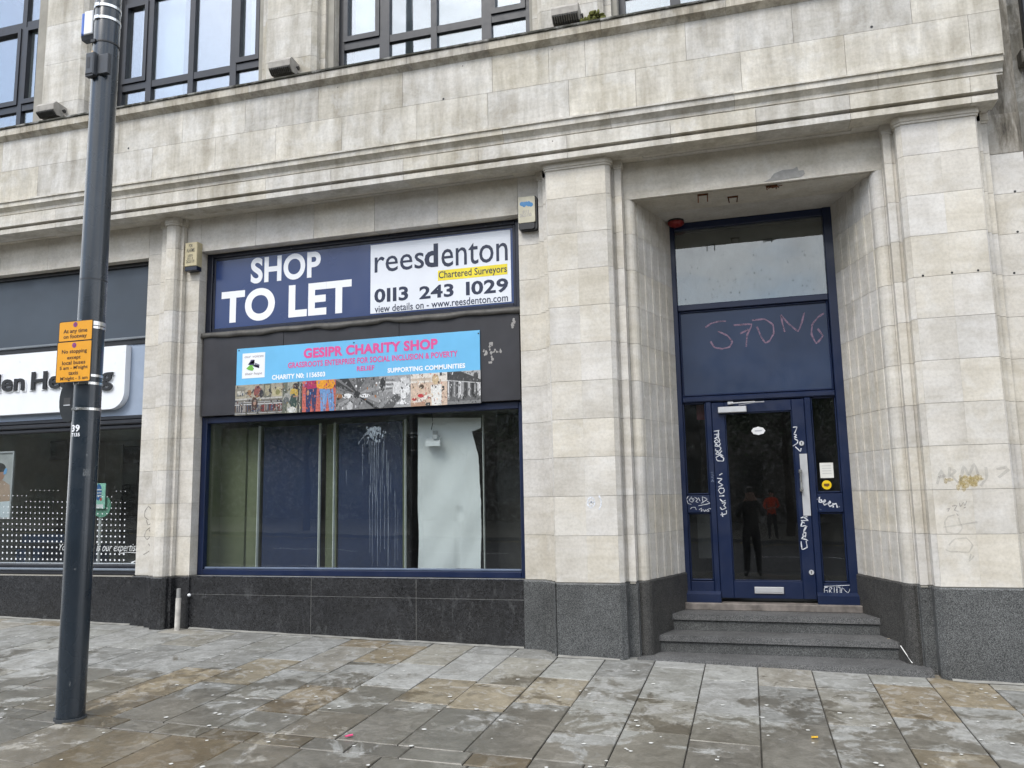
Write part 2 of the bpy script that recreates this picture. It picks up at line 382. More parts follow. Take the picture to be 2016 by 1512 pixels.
# ------------------------------------------------------------------ the ground
YP, YW, YC = 7.5, 7.72, 7.40            # pier front, wall face, cornice edge
XC = .14                                # axis of the doorway
pav = MB()
def sheet(x0, x1, y0, y1, dz):
    pav.add([(x0, y0, gz(x0, y0) + dz), (x1, y0, gz(x1, y0) + dz), (x1, y1, gz(x1, y1) + dz), (x0, y1, gz(x0, y1) + dz)], [(0, 1, 2, 3)])
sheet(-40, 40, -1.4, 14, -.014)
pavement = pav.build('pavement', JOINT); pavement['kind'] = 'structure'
TANS = [(.205, .176, .128), (.195, .172, .130), (.185, .158, .116), (.215, .196, .158)]
GREYS = [(.215, .22, .215), (.24, .246, .245), (.20, .204, .202), (.23, .236, .238), (.212, .208, .19), (.185, .19, .19), (.235, .228, .21)]
def flag(x0, x1, y0, y1, col, name='flagstone'):
    g = .0038; b = .004; x0 += g; x1 -= g; y0 += g * 1.9; y1 -= g * 1.9
    dz = [R(-.0025, .0025) for _ in range(4)]
    q = [(x0, y0), (x1, y0), (x1, y1), (x0, y1)]
    iq = [(x0 + b, y0 + b), (x1 - b, y0 + b), (x1 - b, y1 - b), (x0 + b, y1 - b)]
    v = [(x, y, gz(x, y) - .05) for x, y in q] + [(x, y, gz(x, y) - .006 + d) for (x, y), d in zip(q, dz)] + [(x + R(-.003, .003), y + R(-.003, .003), gz(x, y) + d) for (x, y), d in zip(iq, dz)]
    f = [(8, 9, 10, 11)]
    for i in range(4):
        j = (i + 1) % 4; f += [(i, j, 4 + j, 4 + i), (4 + i, 4 + j, 8 + j, 8 + i)]
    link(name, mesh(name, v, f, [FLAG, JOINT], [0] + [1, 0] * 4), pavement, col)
def pick(tan=.2):
    c = random.choice(TANS if random.random() < tan else GREYS); k = R(.86, 1.1); k *= 1.06; return (c[0] * k * 1.03, c[1] * k, c[2] * k * .94)
JX = [-.021 + .4385 * k for k in range(-23, 9)]
for i in range(len(JX) - 1):
    x0, x1 = JX[i], JX[i + 1]
    y = 8.2 if -.021 - .9 < (x0 + x1) / 2 < 1.3 else 7.9
    y -= R(.15, .6); first = True
    tanp = .34 if x0 > .8 else (.17 if -4.6 < x0 < -1.4 or x0 < -6 else .06)
    top = 7.95
    while top > 4.95:
        ln = R(.62, .98)
        y0 = y if first else top - ln
        first = False
        if y0 - 4.905 < .35: y0 = 4.905
        flag(x0, x1, y0, top, pick(tanp * (1.2 if top < 6.6 else .6)))
        top = y0
x = -10.1
while x < 3.9:                                   # the course of small setts along the channel
    ln = R(.3, .48); flag(x, x + ln, 4.70, 4.905, tuple(a * .8 for a in pick(.3)), 'channel_sett'); x += ln
x = -6.6
while x < 3.2:
    wd = R(.42, .56); top = 4.70
    for k in range(2):
        y0 = top - R(.6, 1.0) if k == 0 else 3.1
        if top - y0 > .2: flag(x, x + wd, y0, top, pick(.3))
        top = y0
    x += wd
pf = MB(); 
pf.add([(-40, -1.4, gz(-40, -1.4)), (40, -1.4, gz(40, -1.4)), (40, 3.09, gz(40, 3.09)), (-40, 3.09, gz(-40, 3.09))], [(0, 1, 2, 3)])
pf.add([(3.95, 3.09, gz(3.95, 3.09)), (40, 3.09, gz(40, 3.09)), (40, 12, gz(40, 12)), (3.95, 12, gz(3.95, 12))], [(0, 1, 2, 3)])
pf.add([(-40, 3.09, gz(-40, 3.09)), (-10.2, 3.09, gz(-10.2, 3.09)), (-10.2, 12, gz(-10.2, 12)), (-40, 12, gz(-40, 12))], [(0, 1, 2, 3)])
o = pf.build('pavement_slab', FLAG, None, (.25, .25, .245)); o['kind'] = 'structure'

# ------------------------------------------------------------------ stone helpers
def offset_poly(pts, d):
    out = []
    for i, p in enumerate(pts):
        ns = []
        for a, b in ((i - 1, i), (i, i + 1)):
            if a < 0 or b >= len(pts): continue
            e = Vector(pts[b]) - Vector(pts[a])
            if e.length < 1e-7: continue
            e.normalize(); ns.append(Vector((e.y, -e.x)))
        n = sum(ns, Vector((0, 0)))
        n = n / max(n.length, 1e-6)
        k = 1 / max(.5, n.dot(ns[0]))
        out.append((p[0] - n.x * d * k, p[1] - n.y * d * k))
    return out
def shell(pts, z0, z1, d=.02, gap=.0016, zs=None, xgap=None):
    """front strip of a stone following a plan polyline, with its ledges and ends turned back by d"""
    P = [Vector(p) for p in pts]
    xg = gap if xgap is None else xgap
    P[0] = P[0] + (P[1] - P[0]).normalized() * xg; P[-1] = P[-1] + (P[-2] - P[-1]).normalized() * xg
    B = offset_poly([tuple(p) for p in P], d); n = len(P)
    v = [(p.x, p.y, z0 + gap) for p in P] + [(p.x, p.y, z1 - gap) for p in P] + [(x, y, z0 + gap) for x, y in B] + [(x, y, z1 - gap) for x, y in B]
    f = []
    for i in range(n - 1):
        f += [(i, i + 1, n + i + 1, n + i), (n + i, n + i + 1, 3 * n + i + 1, 3 * n + i), (2 * n + i, 2 * n + i + 1, i + 1, i)]
    f += [(0, n, 3 * n, 2 * n), (n - 1, 3 * n - 1, 4 * n - 1, 2 * n - 1)]
    return v, f
def core(mb, pts, z0, z1, d=.006, gap=0):
    Q = offset_poly(pts, d); n = len(Q)
    mb.add([(x, y, z0) for x, y in Q] + [(x, y, z1) for x, y in Q], [(i, i + 1, n + i + 1, n + i) for i in range(n - 1)])
def mirror(pts): return [(2 * XC - x, y) for x, y in reversed(pts)]
COURSES = [.79, 1.215, 1.58, 1.945, 2.305, 2.67, 3.035, 3.40, 3.767, 4.133, 4.50, 4.867]
def stones(part, segs, zs, mat=None, name='stone', tones=None):
    for pts in segs:
        for z0, z1 in zip(zs[:-1], zs[1:]):
            v, f = shell(pts, z0, z1, xgap=.0003 if len(pts) == 2 else None)
            link(name, mesh(name, v, f, mat or STONE), part, tone())

bld = empty('stone_commercial_building', (-3.5, 7.72, .2), 'pale stone commercial building with dark granite base, empty corner shop and recessed blue doorway', 'building')

# plan profiles, left to right
PIER_L = [(-2.135, 7.87), (-2.135, 7.72), (-1.905, 7.72), (-1.905, 7.665), (-1.84, 7.665), (-1.84, 7.60), (-1.79, 7.60), (-1.79, 7.515), (-1.775, 7.5)]
PIER_R = [(-1.185, 7.5), (-1.145, 7.54), (-1.145, 7.645), (-1.115, 7.645), (-1.115, 7.625), (-1.05, 7.625), (-1.05, 7.72), (-1.04, 7.72)]
FR1 = [(-1.775, 7.5), (-1.478, 7.5)]; FR2 = [(-1.478, 7.5), (-1.185, 7.5)]
ROLL = [(-1.04, 7.722), (-1.01, 7.718), (-.985, 7.726), (-.965, 7.742), (-.95, 7.765), (-.942, 7.795), (-.94, 7.825), (-.944, 7.84), (-.932, 7.846)]
A = Vector((-.932, 7.846)); B_ = Vector((-.675, 8.6)); dd = (B_ - A).normalized(); nn = Vector((dd.y, -dd.x)); LL = (B_ - A).length
FLUTE = [tuple(A)]; s = 0.0
for k in range(4):
    s1 = s + .118; FLUTE += [tuple(A + dd * s1)]
    if k < 4:
        for off, l in ((.009, .018), (.001, .010), (.009, .018)):
            FLUTE += [tuple(A + dd * s1 + nn * off), tuple(A + dd * (s1 + l) + nn * off)]; s1 += l
        FLUTE += [tuple(A + dd * s1)]
    s = s1
FLUTE += [tuple(B_)]
SMALL = [(-6.69, 7.87), (-6.69, 7.72), (-6.46, 7.72)]
SMALL_M = [(-6.46, 7.72), (-6.46, 7.66), (-6.35, 7.66), (-6.35, 7.61), (-6.338, 7.585), (-6.31, 7.572), (-6.25, 7.572), (-6.215, 7.585), (-6.2, 7.615), (-6.2, 7.66), (-6.16, 7.66), (-6.16, 7.72)]
SMALL_R = [(-6.16, 7.72), (-5.975, 7.72), (-5.975, 7.87)]
END = [(2.16 + .03, 7.72), (2.46, 7.72), (2.46, 9.0)]

def pier(name, polys, zs, label=None):
    mb = MB(); allp = []
    for p in polys: allp += p if not allp else p[1:]
    core(mb, allp, zs[0] - .02, zs[-1])
    part = mb.build(name, MORTAR, bld)
    stones(part, polys, zs)
    return part
pier('stone_pier', [PIER_L, FR1, FR2, PIER_R], COURSES)
pier('stone_pier', [mirror(PIER_R), mirror(FR2), mirror(FR1), mirror(PIER_L)[:-2] + [(2.19, 7.72)], END], COURSES)
pier('stone_pier', [SMALL, SMALL_M, SMALL_R], COURSES)
RZ = COURSES[:-2] + [4.485]
pier('fluted_door_reveal', [ROLL, FLUTE], RZ)
pier('fluted_door_reveal', [mirror(FLUTE), mirror(ROLL)], RZ)
# capitals under the soffit
def capital(polys, z0, z1, ox):
    mb = MB()
    P = []
    for p in polys: P += p if not P else p[1:]
    P = offset_poly(P, -ox); n = len(P)
    v, f = shell(P, z0, z1, .05, 0); mb.add(v, f)
    v, f = shell(offset_poly(P, ox * .45), z0 - .022, z0 + .001, .04, 0); mb.add(v, f)
    return mb.build('capital', STONE, bld, tone())
capital([[(-1.79, 7.66), (-1.79, 7.515), (-1.775, 7.5)], FR1, FR2, PIER_R[:3]], 4.815, 4.866, .022)
capital([PIER_L[2:6]], 4.80, 4.866, .016); capital([[(-1.145, 7.66), (-1.145, 7.645), (-1.115, 7.645), (-1.115, 7.625), (-1.05, 7.625), (-1.05, 7.74)]], 4.80, 4.866, .014)
capital([[tuple(p) for p in mirror([(-1.79, 7.66), (-1.79, 7.515), (-1.775, 7.5), (-1.185, 7.5), (-1.145, 7.54), (-1.145, 7.645)])]], 4.815, 4.866, .022)
capital([mirror([(-1.145, 7.66), (-1.145, 7.645), (-1.115, 7.645), (-1.115, 7.625), (-1.05, 7.625), (-1.05, 7.74)])], 4.80, 4.866, .014)
capital([mirror(PIER_L[2:6])], 4.80, 4.866, .016)
capital([[(-6.36, 7.70), (-6.36, 7.60), (-6.33, 7.565), (-6.23, 7.565), (-6.19, 7.60), (-6.19, 7.665), (-6.15, 7.665), (-6.15, 7.73)]], 4.80, 4.866, .02)
capital([[(-6.47, 7.73), (-6.47, 7.66), (-6.36, 7.66)]], 4.80, 4.866, .012)

# lintels (wall face over the openings)
def lintel(xs, z0, z1, yback=8.0):
    mb = MB(); mb.box(xs[0], xs[-1], YW + .007, yback, z0 + .004, z1)
    part = mb.build('lintel', MORTAR, bld)
    for a, b in zip(xs[:-1], xs[1:]):
        s_ = MB(); s_.box(a + .0022, b - .0022, YW, yback - .002, z0, z1 - .003); s_.build('stone', STONE, part, tone())
lintel([-10.4, -9.75, -8.95, -8.2, -7.45, -6.692], 4.47, 4.867)
lintel([-5.973, -5.24, -4.50, -3.76, -3.02, -2.137], 4.47, 4.867)
lintel([-1.045, 1.325], 4.485, 4.867, 7.76)
mb = MB(); mb.box(-1.1, 1.38, 7.7625, 8.70, 4.486, 4.7); part = mb.build('door_soffit', MORTAR, bld)
for a, b in ((7.763, 8.20), (8.20, 8.70)):
    s_ = MB(); s_.box(-1.05, 1.33, a + .002, b - .002, 4.482, 4.60); s_.build('stone', STONE, part, tone())
# grey cement repair and rusty fixings on the door head
zA = Z(1200, 300, .2778)
pts = [zA(u, v, 7.716) for u, v in [(1095, 208), (1140, 185), (1165, 150), (1225, 125), (1300, 118), (1330, 100), (1340, 130), (1375, 125), (1385, 150), (1360, 172), (1310, 180), (1200, 195)]]
MB().poly(pts, 7.716, 0, .004).build('cement_patch', MORTARPATCH, bld)

# soffit and cornice
CX0, CX1 = -10.4, 2.22
mb = MB(); mb.box(CX0, CX1 - .02, 7.45, 7.9, 4.875, 5.2); mb.box(CX0, CX1 - .02, 7.47, 7.9, 5.15, 6.15)
cor = mb.build('cornice', MORTAR, bld)
def cuts(x0, x1, lo, hi):
    xs = [x0]
    while xs[-1] < x1 - hi: xs.append(xs[-1] + R(lo, hi))
    xs.append(x1); return xs
LOW = [(7.60, 4.867), (7.40, 4.867), (7.40, 4.923), (7.445, 4.925), (7.445, 4.955), (7.388, 4.957), (7.388, 5.093), (7.60, 5.093)]
MID = [(7.60, 5.096), (7.425, 5.096), (7.425, 5.116), (7.413, 5.116), (7.413, 5.150), (7.395, 5.168), (7.372, 5.188), (7.362, 5.19), (7.362, 5.243), (7.345, 5.247), (7.345, 5.263), (7.43, 5.275), (7.60, 5.275)]
for a, b in zip(*(lambda q: (q[:-1], q[1:]))(cuts(CX0, CX1, .72, 1.02))):
    MB().prismx(LOW, a + .0015, b - .0015).build('cornice_stone', STONE_UP, cor, tone())
for a, b in zip(*(lambda q: (q[:-1], q[1:]))(cuts(CX0, CX1 + .06, .8, 1.3))):
    MB().prismx(MID, a + .0015, b - .0015).build('cornice_stone', STONE_UP, cor, tone())
# soffit strip behind the lower band, with sunk panels
PAN = [(-10.0, -8.02), (-4.48, -2.16), (-.83, 1.08)]
xs = [CX0]
for a, b in PAN: xs += [a, b]
xs.append(CX1 - .03)
sof = MB().box(CX0, CX1 - .03, 7.601, 7.74, 4.885, 4.95).build('soffit', STONE, bld, tone())
for i in range(len(xs) - 1):
    if i % 2 == 0: MB().box(xs[i], xs[i + 1], 7.601, 7.74, 4.8665, 4.886).build('soffit_stone', STONE, sof, tone())
    else:
        MB().box(xs[i], xs[i + 1], 7.66, 7.74, 4.8665, 4.886).build('soffit_stone', STONE, sof, tone())
        MB().box(xs[i] + .006, xs[i + 1] - .006, 7.606, 7.654, 4.8705, 4.886).build('soffit_panel', STONE, sof, tone())
# ashlar parapet: two courses of long blocks
par = MB().box(-10.4, 2.30, 7.442, 7.9, 5.27, 6.1).build('ashlar_parapet', MORTAR, bld)
UP = [-10.4, -9.6, -8.7, -7.70, -6.95, -6.05, -5.22, -4.3, -3.3, -2.3, -1.703, -1.332, -.351, .62, 1.62, 2.31]
LO = [-10.4, -9.0, -8.12, -7.3, -6.456, -5.6, -4.82, -4.01, -3.135, -2.354, -1.507, -.844, .141, 1.05, 2.06, 2.31]
for xs, z0, z1 in ((LO, 5.272, 5.69), (UP, 5.69, 6.095)):
    for a, b in zip(xs[:-1], xs[1:]):
        MB().box(a + .0015, b - .0015, 7.43, 7.62, z0 + .0015, z1 - .0015).build('ashlar_block', STONE_UP, par, tone())
# coping with soot stains and a dark mossy ledge
cop = MB().box(-10.4, 2.30, 7.46, 8.0, 6.1, 6.2).build('coping', MORTAR, bld)
CP = [(7.62, 6.082), (7.425, 6.082), (7.405, 6.10), (7.375, 6.118), (7.362, 6.125), (7.362, 6.206), (7.62, 6.206)]
for a, b in zip(*(lambda q: (q[:-1], q[1:]))(cuts(-10.4, 2.31, .85, 1.25))):
    MB().prismx(CP, a + .0015, b - .0015).build('coping_stone', COPING, cop, tone())
    MB().prismx([(7.70, 6.208), (7.352, 6.208), (7.346, 6.214), (7.347, 6.232), (7.36, 6.238), (7.70, 6.27)], a, b - .002).build('coping_ledge', LEDGE, cop, tone())
# moss growing by the right-hand pilaster
ms = MB()
for _ in range(160):
    a = R(-1.36, -1.12); h = .05 + .06 * max(0, 1 - abs(a + 1.2) / .15); ms.ball((a, R(7.37, 7.52), 6.24 + R(0, h)), (R(.012, .03), .015, R(.01, .025)), 6, 4)
MOSS = plain('yellow_green_moss', (.10, .105, .022), .95, var=.5, vs_=40)
o = ms.build('moss', MOSS, bld); o['kind'] = 'stuff'

# fixing holes drilled in the stone
zz3 = Z(1300, 0, .3552); zzR = Z(1620, 200, .3704)
def hole(x, z, y, r=.010):
    MB().poly([(x + r * math.cos(t * math.pi / 4), z + r * math.sin(t * math.pi / 4)) for t in range(8)], y - .0015).build('fixing_hole', BLACK, bld)
for px, py, Y in [(253, 292, 7.43), (873, 195, 7.43), (1716, 53, 7.43), (1087, 97, 7.43), (545, 248, 7.43), (1463, 292, 7.60), (665, 172, 7.43), (911, 130, 7.43), (1088, 278, 7.388)]:
    if Y == 7.60: continue
    hole(*at(px, py, Y), Y, .013 if px in (253, 873, 1716) else .006)
for u, v in [(532, 925), (686, 909), (825, 897)]: hole(*zzR(u, v, 7.5), 7.5)
for u, v in [(1003, 260), (1021, 477), (1035, 692), (1017, 911)]: hole(*zzR(u, v, 7.72), 7.72)
for u, v in [(482, 935)]: hole(*zzR(u, v, 7.54), 7.54, .006)

# granite base
PALEJ = plain('pale_pointing', (.42, .42, .40), .9)
pl = MB().box(-5.97, -2.14, 7.7225, 7.95, 0, .78).build('granite_base', PALEJ, bld)
for a, b in ((-5.975, -4.465), (-4.465, -3.28), (-3.28, -2.135)):
    for z0, z1 in ((-.1, .594), (.594, .783)):
        MB().box(a + .0018, b - .0018, 7.72, 7.80, z0 + .0018, z1 - .0018).build('granite_slab', GR_POL, pl)
pl = MB().box(-10.4, -6.7, 7.735, 7.95, 0, .77).build('granite_base', MORTAR, bld)
for a, b in ((-10.4, -8.9), (-8.9, -7.62), (-7.62, -6.71)):
    MB().box(a + .002, b - .002, 7.72, 7.80, -.1, .768).build('granite_slab', GR_POL, pl)
PRG = [(-1.15, 7.535), (-1.15, 7.66), (-1.06, 7.66), (-1.06, 7.70), (-1.04, 7.72)]
def gbase(polys, mat, ox=.018, z1=.79):
    part = None
    P = []
    for p in polys: P += p if not P else p[1:]
    mb = MB(); core(mb, offset_poly(P, -ox), -.15, z1 - .006, .02); part = mb.build('granite_base', MORTAR, bld)
    for p in polys:
        q = offset_poly(p, -ox)
        v, f = shell(q, -.15, z1 - .012, .03, .0015)
        k = len(q); m_ = MB(); m_.add(v, f)
        q2 = offset_poly(p, -ox + .010)
        q3 = offset_poly(p, .02); kk = len(q)
        m_.add([(x, y, z1 - .0135) for x, y in q] + [(x, y, z1 - .001) for x, y in q2] + [(x, y, z1) for x, y in q3],
               [(i, i + 1, kk + i + 1, kk + i) for i in range(kk - 1)] + [(kk + i, kk + i + 1, 2 * kk + i + 1, 2 * kk + i) for i in range(kk - 1)])
        m_.build('granite_block', mat, part)
gbase([[(-2.15, 7.72), (-1.905, 7.72)], [(-1.905, 7.72), (-1.905, 7.665), (-1.84, 7.665), (-1.84, 7.60), (-1.79, 7.60), (-1.79, 7.515), (-1.775, 7.5)], FR1 + FR2[1:] + PRG], GR_AXED, z1=.785)
gbase([mirror(FR1 + FR2[1:] + PRG), mirror(PIER_L)[:-2] + [(2.19, 7.72)], END[:2]], GR_AXED, z1=.785)
gbase([[(-6.715, 7.72), (-6.46, 7.72)], SMALL_M[:4] + [(-6.35, 7.60), (-6.335, 7.585), (-6.215, 7.585), (-6.2, 7.615), (-6.2, 7.66), (-6.16, 7.66), (-6.16, 7.72)], [(-6.16, 7.72), (-5.955, 7.72)]], GR_POL, z1=.782)
GREV = ROLL[:7] + [(-.675, 8.62)]
gbase([GREV], GR_REV, .022); gbase([mirror(GREV)], GR_REV, .022)

# cement fillet where the paving meets the granite
FIL = plain('cement_fillet', (.24, .235, .215), .9, var=.3, vs_=7, bmp=.5)
def fillet(x0, x1, y):
    n = max(2, int((x1 - x0) / .12)); v = []
    for i in range(n + 1):
        x = x0 + (x1 - x0) * i / n; w_ = .030 + R(-.010, .014)
        v += [(x, y + .004, gz(x, y) + .016 + R(-.004, .004)), (x, y - w_, gz(x, y - w_) + .0035)]
    MB().add(v, [(2 * i, 2 * i + 1, 2 * i + 3, 2 * i + 2) for i in range(n)]).build('cement_fillet', FIL, bld)
fillet(-10.4, -6.72, 7.72); fillet(-5.95, -2.16, 7.72); fillet(-1.77, -1.20, 7.482); fillet(1.48, 2.06, 7.482)

# doorway steps
st = MB().box(-1.0, 1.28, 8.3, 8.75, -.1, .40).build('doorway_steps', MORTAR, bld)
def xl(y):
    t = (y - 7.846) / (8.6 - 7.846); return -.932 + t * .257 if y > 7.846 else -.95
SOOT = stone_mat('sooty_wall_stone', (.42, .40, .37), stain=.2, dirt=.9, streak=1.2)
MB().box(2.19, 2.457, 7.722, 7.95, 4.868, 9.2).build('return_wall', SOOT, bld, (.8, .8, .8))
MB().box(2.188, 2.462, 7.7165, 7.75, 4.503, 4.866).build('sooty_stone', SOOT, bld, (1, 1, 1))
sh_ = MB(); sh_.box(-10.4, 2.44, 7.72, 12.3, 9.2, 9.4); sh_.box(-10.4, 2.44, 12.2, 12.3, -.2, 9.2); sh_.box(-10.5, -10.4, 7.74, 12.3, -.2, 9.4); sh_.box(2.34, 2.44, 7.95, 12.2, -.2, 9.2); sh_.box(-10.39, 2.33, 7.96, 12.19, 4.72, 4.90); sh_.box(-10.39, 2.33, 7.96, 12.19, 6.0, 6.15)
sh_.build('unseen_building_shell', ROOMD, bld)  # unseen roof, floors and walls, added to keep sky light out of the rooms
def step(y0, y1, z0, z1, nose, riser_to):
    """a tread slab whose ends follow the splayed reveals, on a riser block"""
    tz = z1 - .055
    a, b = xl(y0) - .02, xl(y1) - .02
    m_ = MB().prismz([(a, y0), (2 * XC - a, y0), (2 * XC - b, y1), (b, y1)], tz, z1); m_.build('tread', GR_STEP, st)
    if riser_to is not None:
        a2 = xl(y0 + nose) - .02
        MB().prismz([(a2 + .03, y0 + nose), (2 * XC - a2 - .03, y0 + nose), (2 * XC - b - .03, y1 - .01), (b + .03, y1 - .01)], riser_to, tz - .006).build('riser', GR_RISER, st)
s1 = MB().prismz([(-1.06, 7.555), (1.36, 7.52), (1.34, 8.0), (-1.04, 8.0)], -.08, .121); s1.build('tread', GR_STEP, st)
step(7.90, 8.30, .1, .275, .022, .122); step(8.20, 8.70, .26, .428, .022, .276)
TH = plain('worn_threshold_stone', (.17, .15, .135), .8, var=.45, vs_=9)
MB().bbox(-.69, .97, 8.50, 8.75, .425, .495, .008).build('threshold', TH, st)

# ------------------------------------------------------------------ upper storey
UB, UT = 6.2, 9.2
def upper_pil(xa, xb, lw, rw):
    mb = MB(); mb.box(xa - lw + .005, xb + rw - .005, 7.64, 7.95, UB, UT); part = mb.build('upper_pilaster', MORTAR, bld)
    L = [(xa - lw, 7.85), (xa - lw, 7.66), (xa - .12, 7.66), (xa - .12, 7.60), (xa - .05, 7.60), (xa - .05, 7.54), (xa, 7.5)]
    Rr = [(xb, 7.5), (xb + .05, 7.54), (xb + .05, 7.60), (xb + .12, 7.60), (xb + .12, 7.66), (xb + rw, 7.66), (xb + rw, 7.85)]
    core(mb, L + Rr, UB, UT)
    stones(part, [L, [(xa, 7.5), (xb, 7.5)], Rr], [6.2, 6.52, 7.05, 7.58, 8.11, 8.64, 9.2], STONE_UP)
upper_pil(-8.20, -7.65, .30, .35); upper_pil(-5.01, -4.44, .20, .21); upper_pil(-1.785, -1.20, .165, .18); upper_pil(1.50, 2.07, .2, .2)
def upper_window(x0, x1, mul_, blinds, dark=True):
    w_ = MB(); Y0, Y1 = 7.75, 7.81
    w_.box(x0, x0 + .065, Y0, Y1, UB, UT); w_.box(x1 - .065, x1, Y0, Y1, UB, UT)
    for a, b in mul_: w_.box(a, b, Y0 - .004, Y1, UB, UT)
    wo_ = w_.build('upper_window', CHAR, bld)
    xs = [x0 + .065] + [q for m_ in mul_ for q in m_] + [x1 - .065]
    bars = MB()
    for i in range(0, len(xs), 2):
        side = i == 0 or i == len(xs) - 2
        a, b = xs[i], xs[i + 1]
        for zb in (6.665, 7.83, ):
            bars.box(a, b, Y0 + .003, Y1 - .002, zb, zb + .085)
        bars.box(a, b, Y0 + .003, Y1 - .002, 6.2, 6.29)
        if side:      # opening casement frame
            z0, z1 = 6.757, 7.825
            for q in ((a, a + .05, z0, z1), (b - .05, b, z0, z1)): bars.box(q[0], q[1], Y0 - .018, Y1 - .01, q[2], q[3])
            bars.box(a + .05, b - .05, Y0 - .018, Y1 - .01, z0, z0 + .062); bars.box(a + .05, b - .05, Y0 - .018, Y1 - .01, z1 - .05, z1)
    bars.build('glazing_bar', CHAR, wo_)
    for i in range(0, len(xs), 2):
        for z0, z1 in ((6.29, 6.665), (6.75, 7.83), (7.915, UT)):
            MB().box(xs[i], xs[i + 1], 7.785, 7.791, z0, z1).build('pane', GLASS_UP, wo_)
    MB().box(x0, x1, 8.9, 8.95, UB, UT).build('room_wall', ROOMW, wo_)
    MB().box(x0, x1, 7.83, 8.9, UT - .05, UT).build('room_ceiling', CEIL, wo_)
    for a, b in blinds:
        x = a
        while x < b:
            MB().add([(x, 7.90, 6.25), (x + .085, 7.93, 6.25), (x + .085, 7.93, UT), (x, 7.90, UT)], [(0, 1, 2, 3)]).build('blind_slat', OFFWHITE, wo_); x += .089
upper_window(-10.2, -8.49, [(-8.89, -8.82)], [])
upper_window(-7.30, -5.21, [(-6.88, -6.80), (-6.265, -6.19), (-5.675, -5.59)], [(-7.1, -6.5), (-5.5, -5.25)])
upper_window(-4.23, -1.95, [(-3.72, -3.60), (-3.10, -3.03), (-2.51, -2.40)], [(-4.1, -3.75), (-2.2, -1.97)])
upper_window(-1.02, 1.30, [(-.50, -.40), (.1, .18), (.7, .8)], [(-.6, .5)])

# ------------------------------------------------------------------ lettering helper
TXC = {}
def glyphs(body, bold=0.0, res=3, shear=0.0):
    key = (body, bold, res, shear)
    if key in TXC: return TXC[key]
    cu = bpy.data.curves.new('t', 'FONT'); cu.body = body; cu.size = 1; cu.offset = bold; cu.resolution_u = res; cu.shear = shear; cu.align_x = 'LEFT'
    if len(body) > 1: cu.space_character = 1 + bold * 1.2
    ob = bpy.data.objects.new('t', cu); C.objects.link(ob)
    dg = bpy.context.evaluated_depsgraph_get()
    me = bpy.data.meshes.new_from_object(ob.evaluated_get(dg))
    v = [tuple(p.co) for p in me.vertices]; f = [tuple(p.vertices) for p in me.polygons]
    bpy.data.objects.remove(ob); bpy.data.curves.remove(cu); bpy.data.meshes.remove(me)
    TXC[key] = (v, f); return v, f
def text(name, body, x0, x1, z0, z1, y, mat, parent, bold=0.0, t=0, shear=0.0, res=3):
    """lettering fitted into the box x0..x1, z0..z1 on the plane y"""
    v, f = glyphs(body, bold, res, shear)
    xs = [p[0] for p in v]; ys = [p[1] for p in v]
    sx = (x1 - x0) / (max(xs) - min(xs)); sz = (z1 - z0) / (max(ys) - min(ys)); ax, ay = min(xs), min(ys)
    V = [(x0 + (p[0] - ax) * sx, y, z0 + (p[1] - ay) * sz) for p in v]
    mb = MB(); mb.add(V, f)
    if t:
        n = len(V); E = {}
        for q in f:
            for i in range(len(q)):
                e = (q[i], q[(i + 1) % len(q)]); E[e] = E.get(e, 0) + 1
        mb.v += [(x, yy + t, z) for x, yy, z in V]
        side = [(a, b, n + b, n + a) for (a, b) in E if (b, a) not in E]
        mb.f += side; mb.m += [0] * len(side)
    return mb.build(name, mat, parent)
def tbox(name, body, zf, lt, rb, y, mat, parent, **kw):
    a = zf(*lt, y); b = zf(*rb, y)
    return text(name, body, a[0], b[0], b[1], a[1], y, mat, parent, **kw)

def frame(mb, x0, x1, z0, z1, wd, y0, y1, b=.004):
    wl, wr, wb, wt = wd if isinstance(wd, (tuple, list)) else (wd,) * 4
    mb.bbox(x0, x0 + wl, y0, y1, z0, z1, b); mb.bbox(x1 - wr, x1, y0, y1, z0, z1, b)
    mb.bbox(x0 + wl + .0005, x1 - wr - .0005, y0 + .002, y1, z0, z0 + wb, b); mb.bbox(x0 + wl + .0005, x1 - wr - .0005, y0 + .002, y1, z1 - wt, z1, b)
    return mb

# ------------------------------------------------------------------ the empty shop: window, fascia, signs
mw = frame(MB(), -5.972, -2.138, .785, 2.548, (.07, .07, .062, .075), 7.845, 7.92, .006).build('shop_window', NAVY, bld)
MB().box(-5.90, -2.21, 7.90, 7.908, .85, 2.475).build('pane', GLASS, mw)
MB().bbox(-5.89, -2.215, 7.862, 7.90, .846, .872, .008).build('glazing_bead', plain('blue_bead', (.10, .13, .19), .35), mw)
mw2 = frame(MB(), -5.972, -2.138, 3.49, 4.468, (.075, .07, .055, .05), 7.845, 7.94, .006)
frame(mw2, -5.895, -2.21, 3.546, 4.416, .03, 7.862, 7.94, .004)
mw2.build('fascia_window_frame', NAVY_DK, bld)
fb = MB(); fb.bbox(-5.945, -4.9, 7.79, 7.84, 2.552, 3.497, .003); fb.bbox(-4.897, -3.5, 7.791, 7.84, 2.552, 3.497, .003); fb.bbox(-3.497, -2.165, 7.79, 7.84, 2.552, 3.497, .003)
fbo = fb.build('fascia_board', BLACKBD, bld)
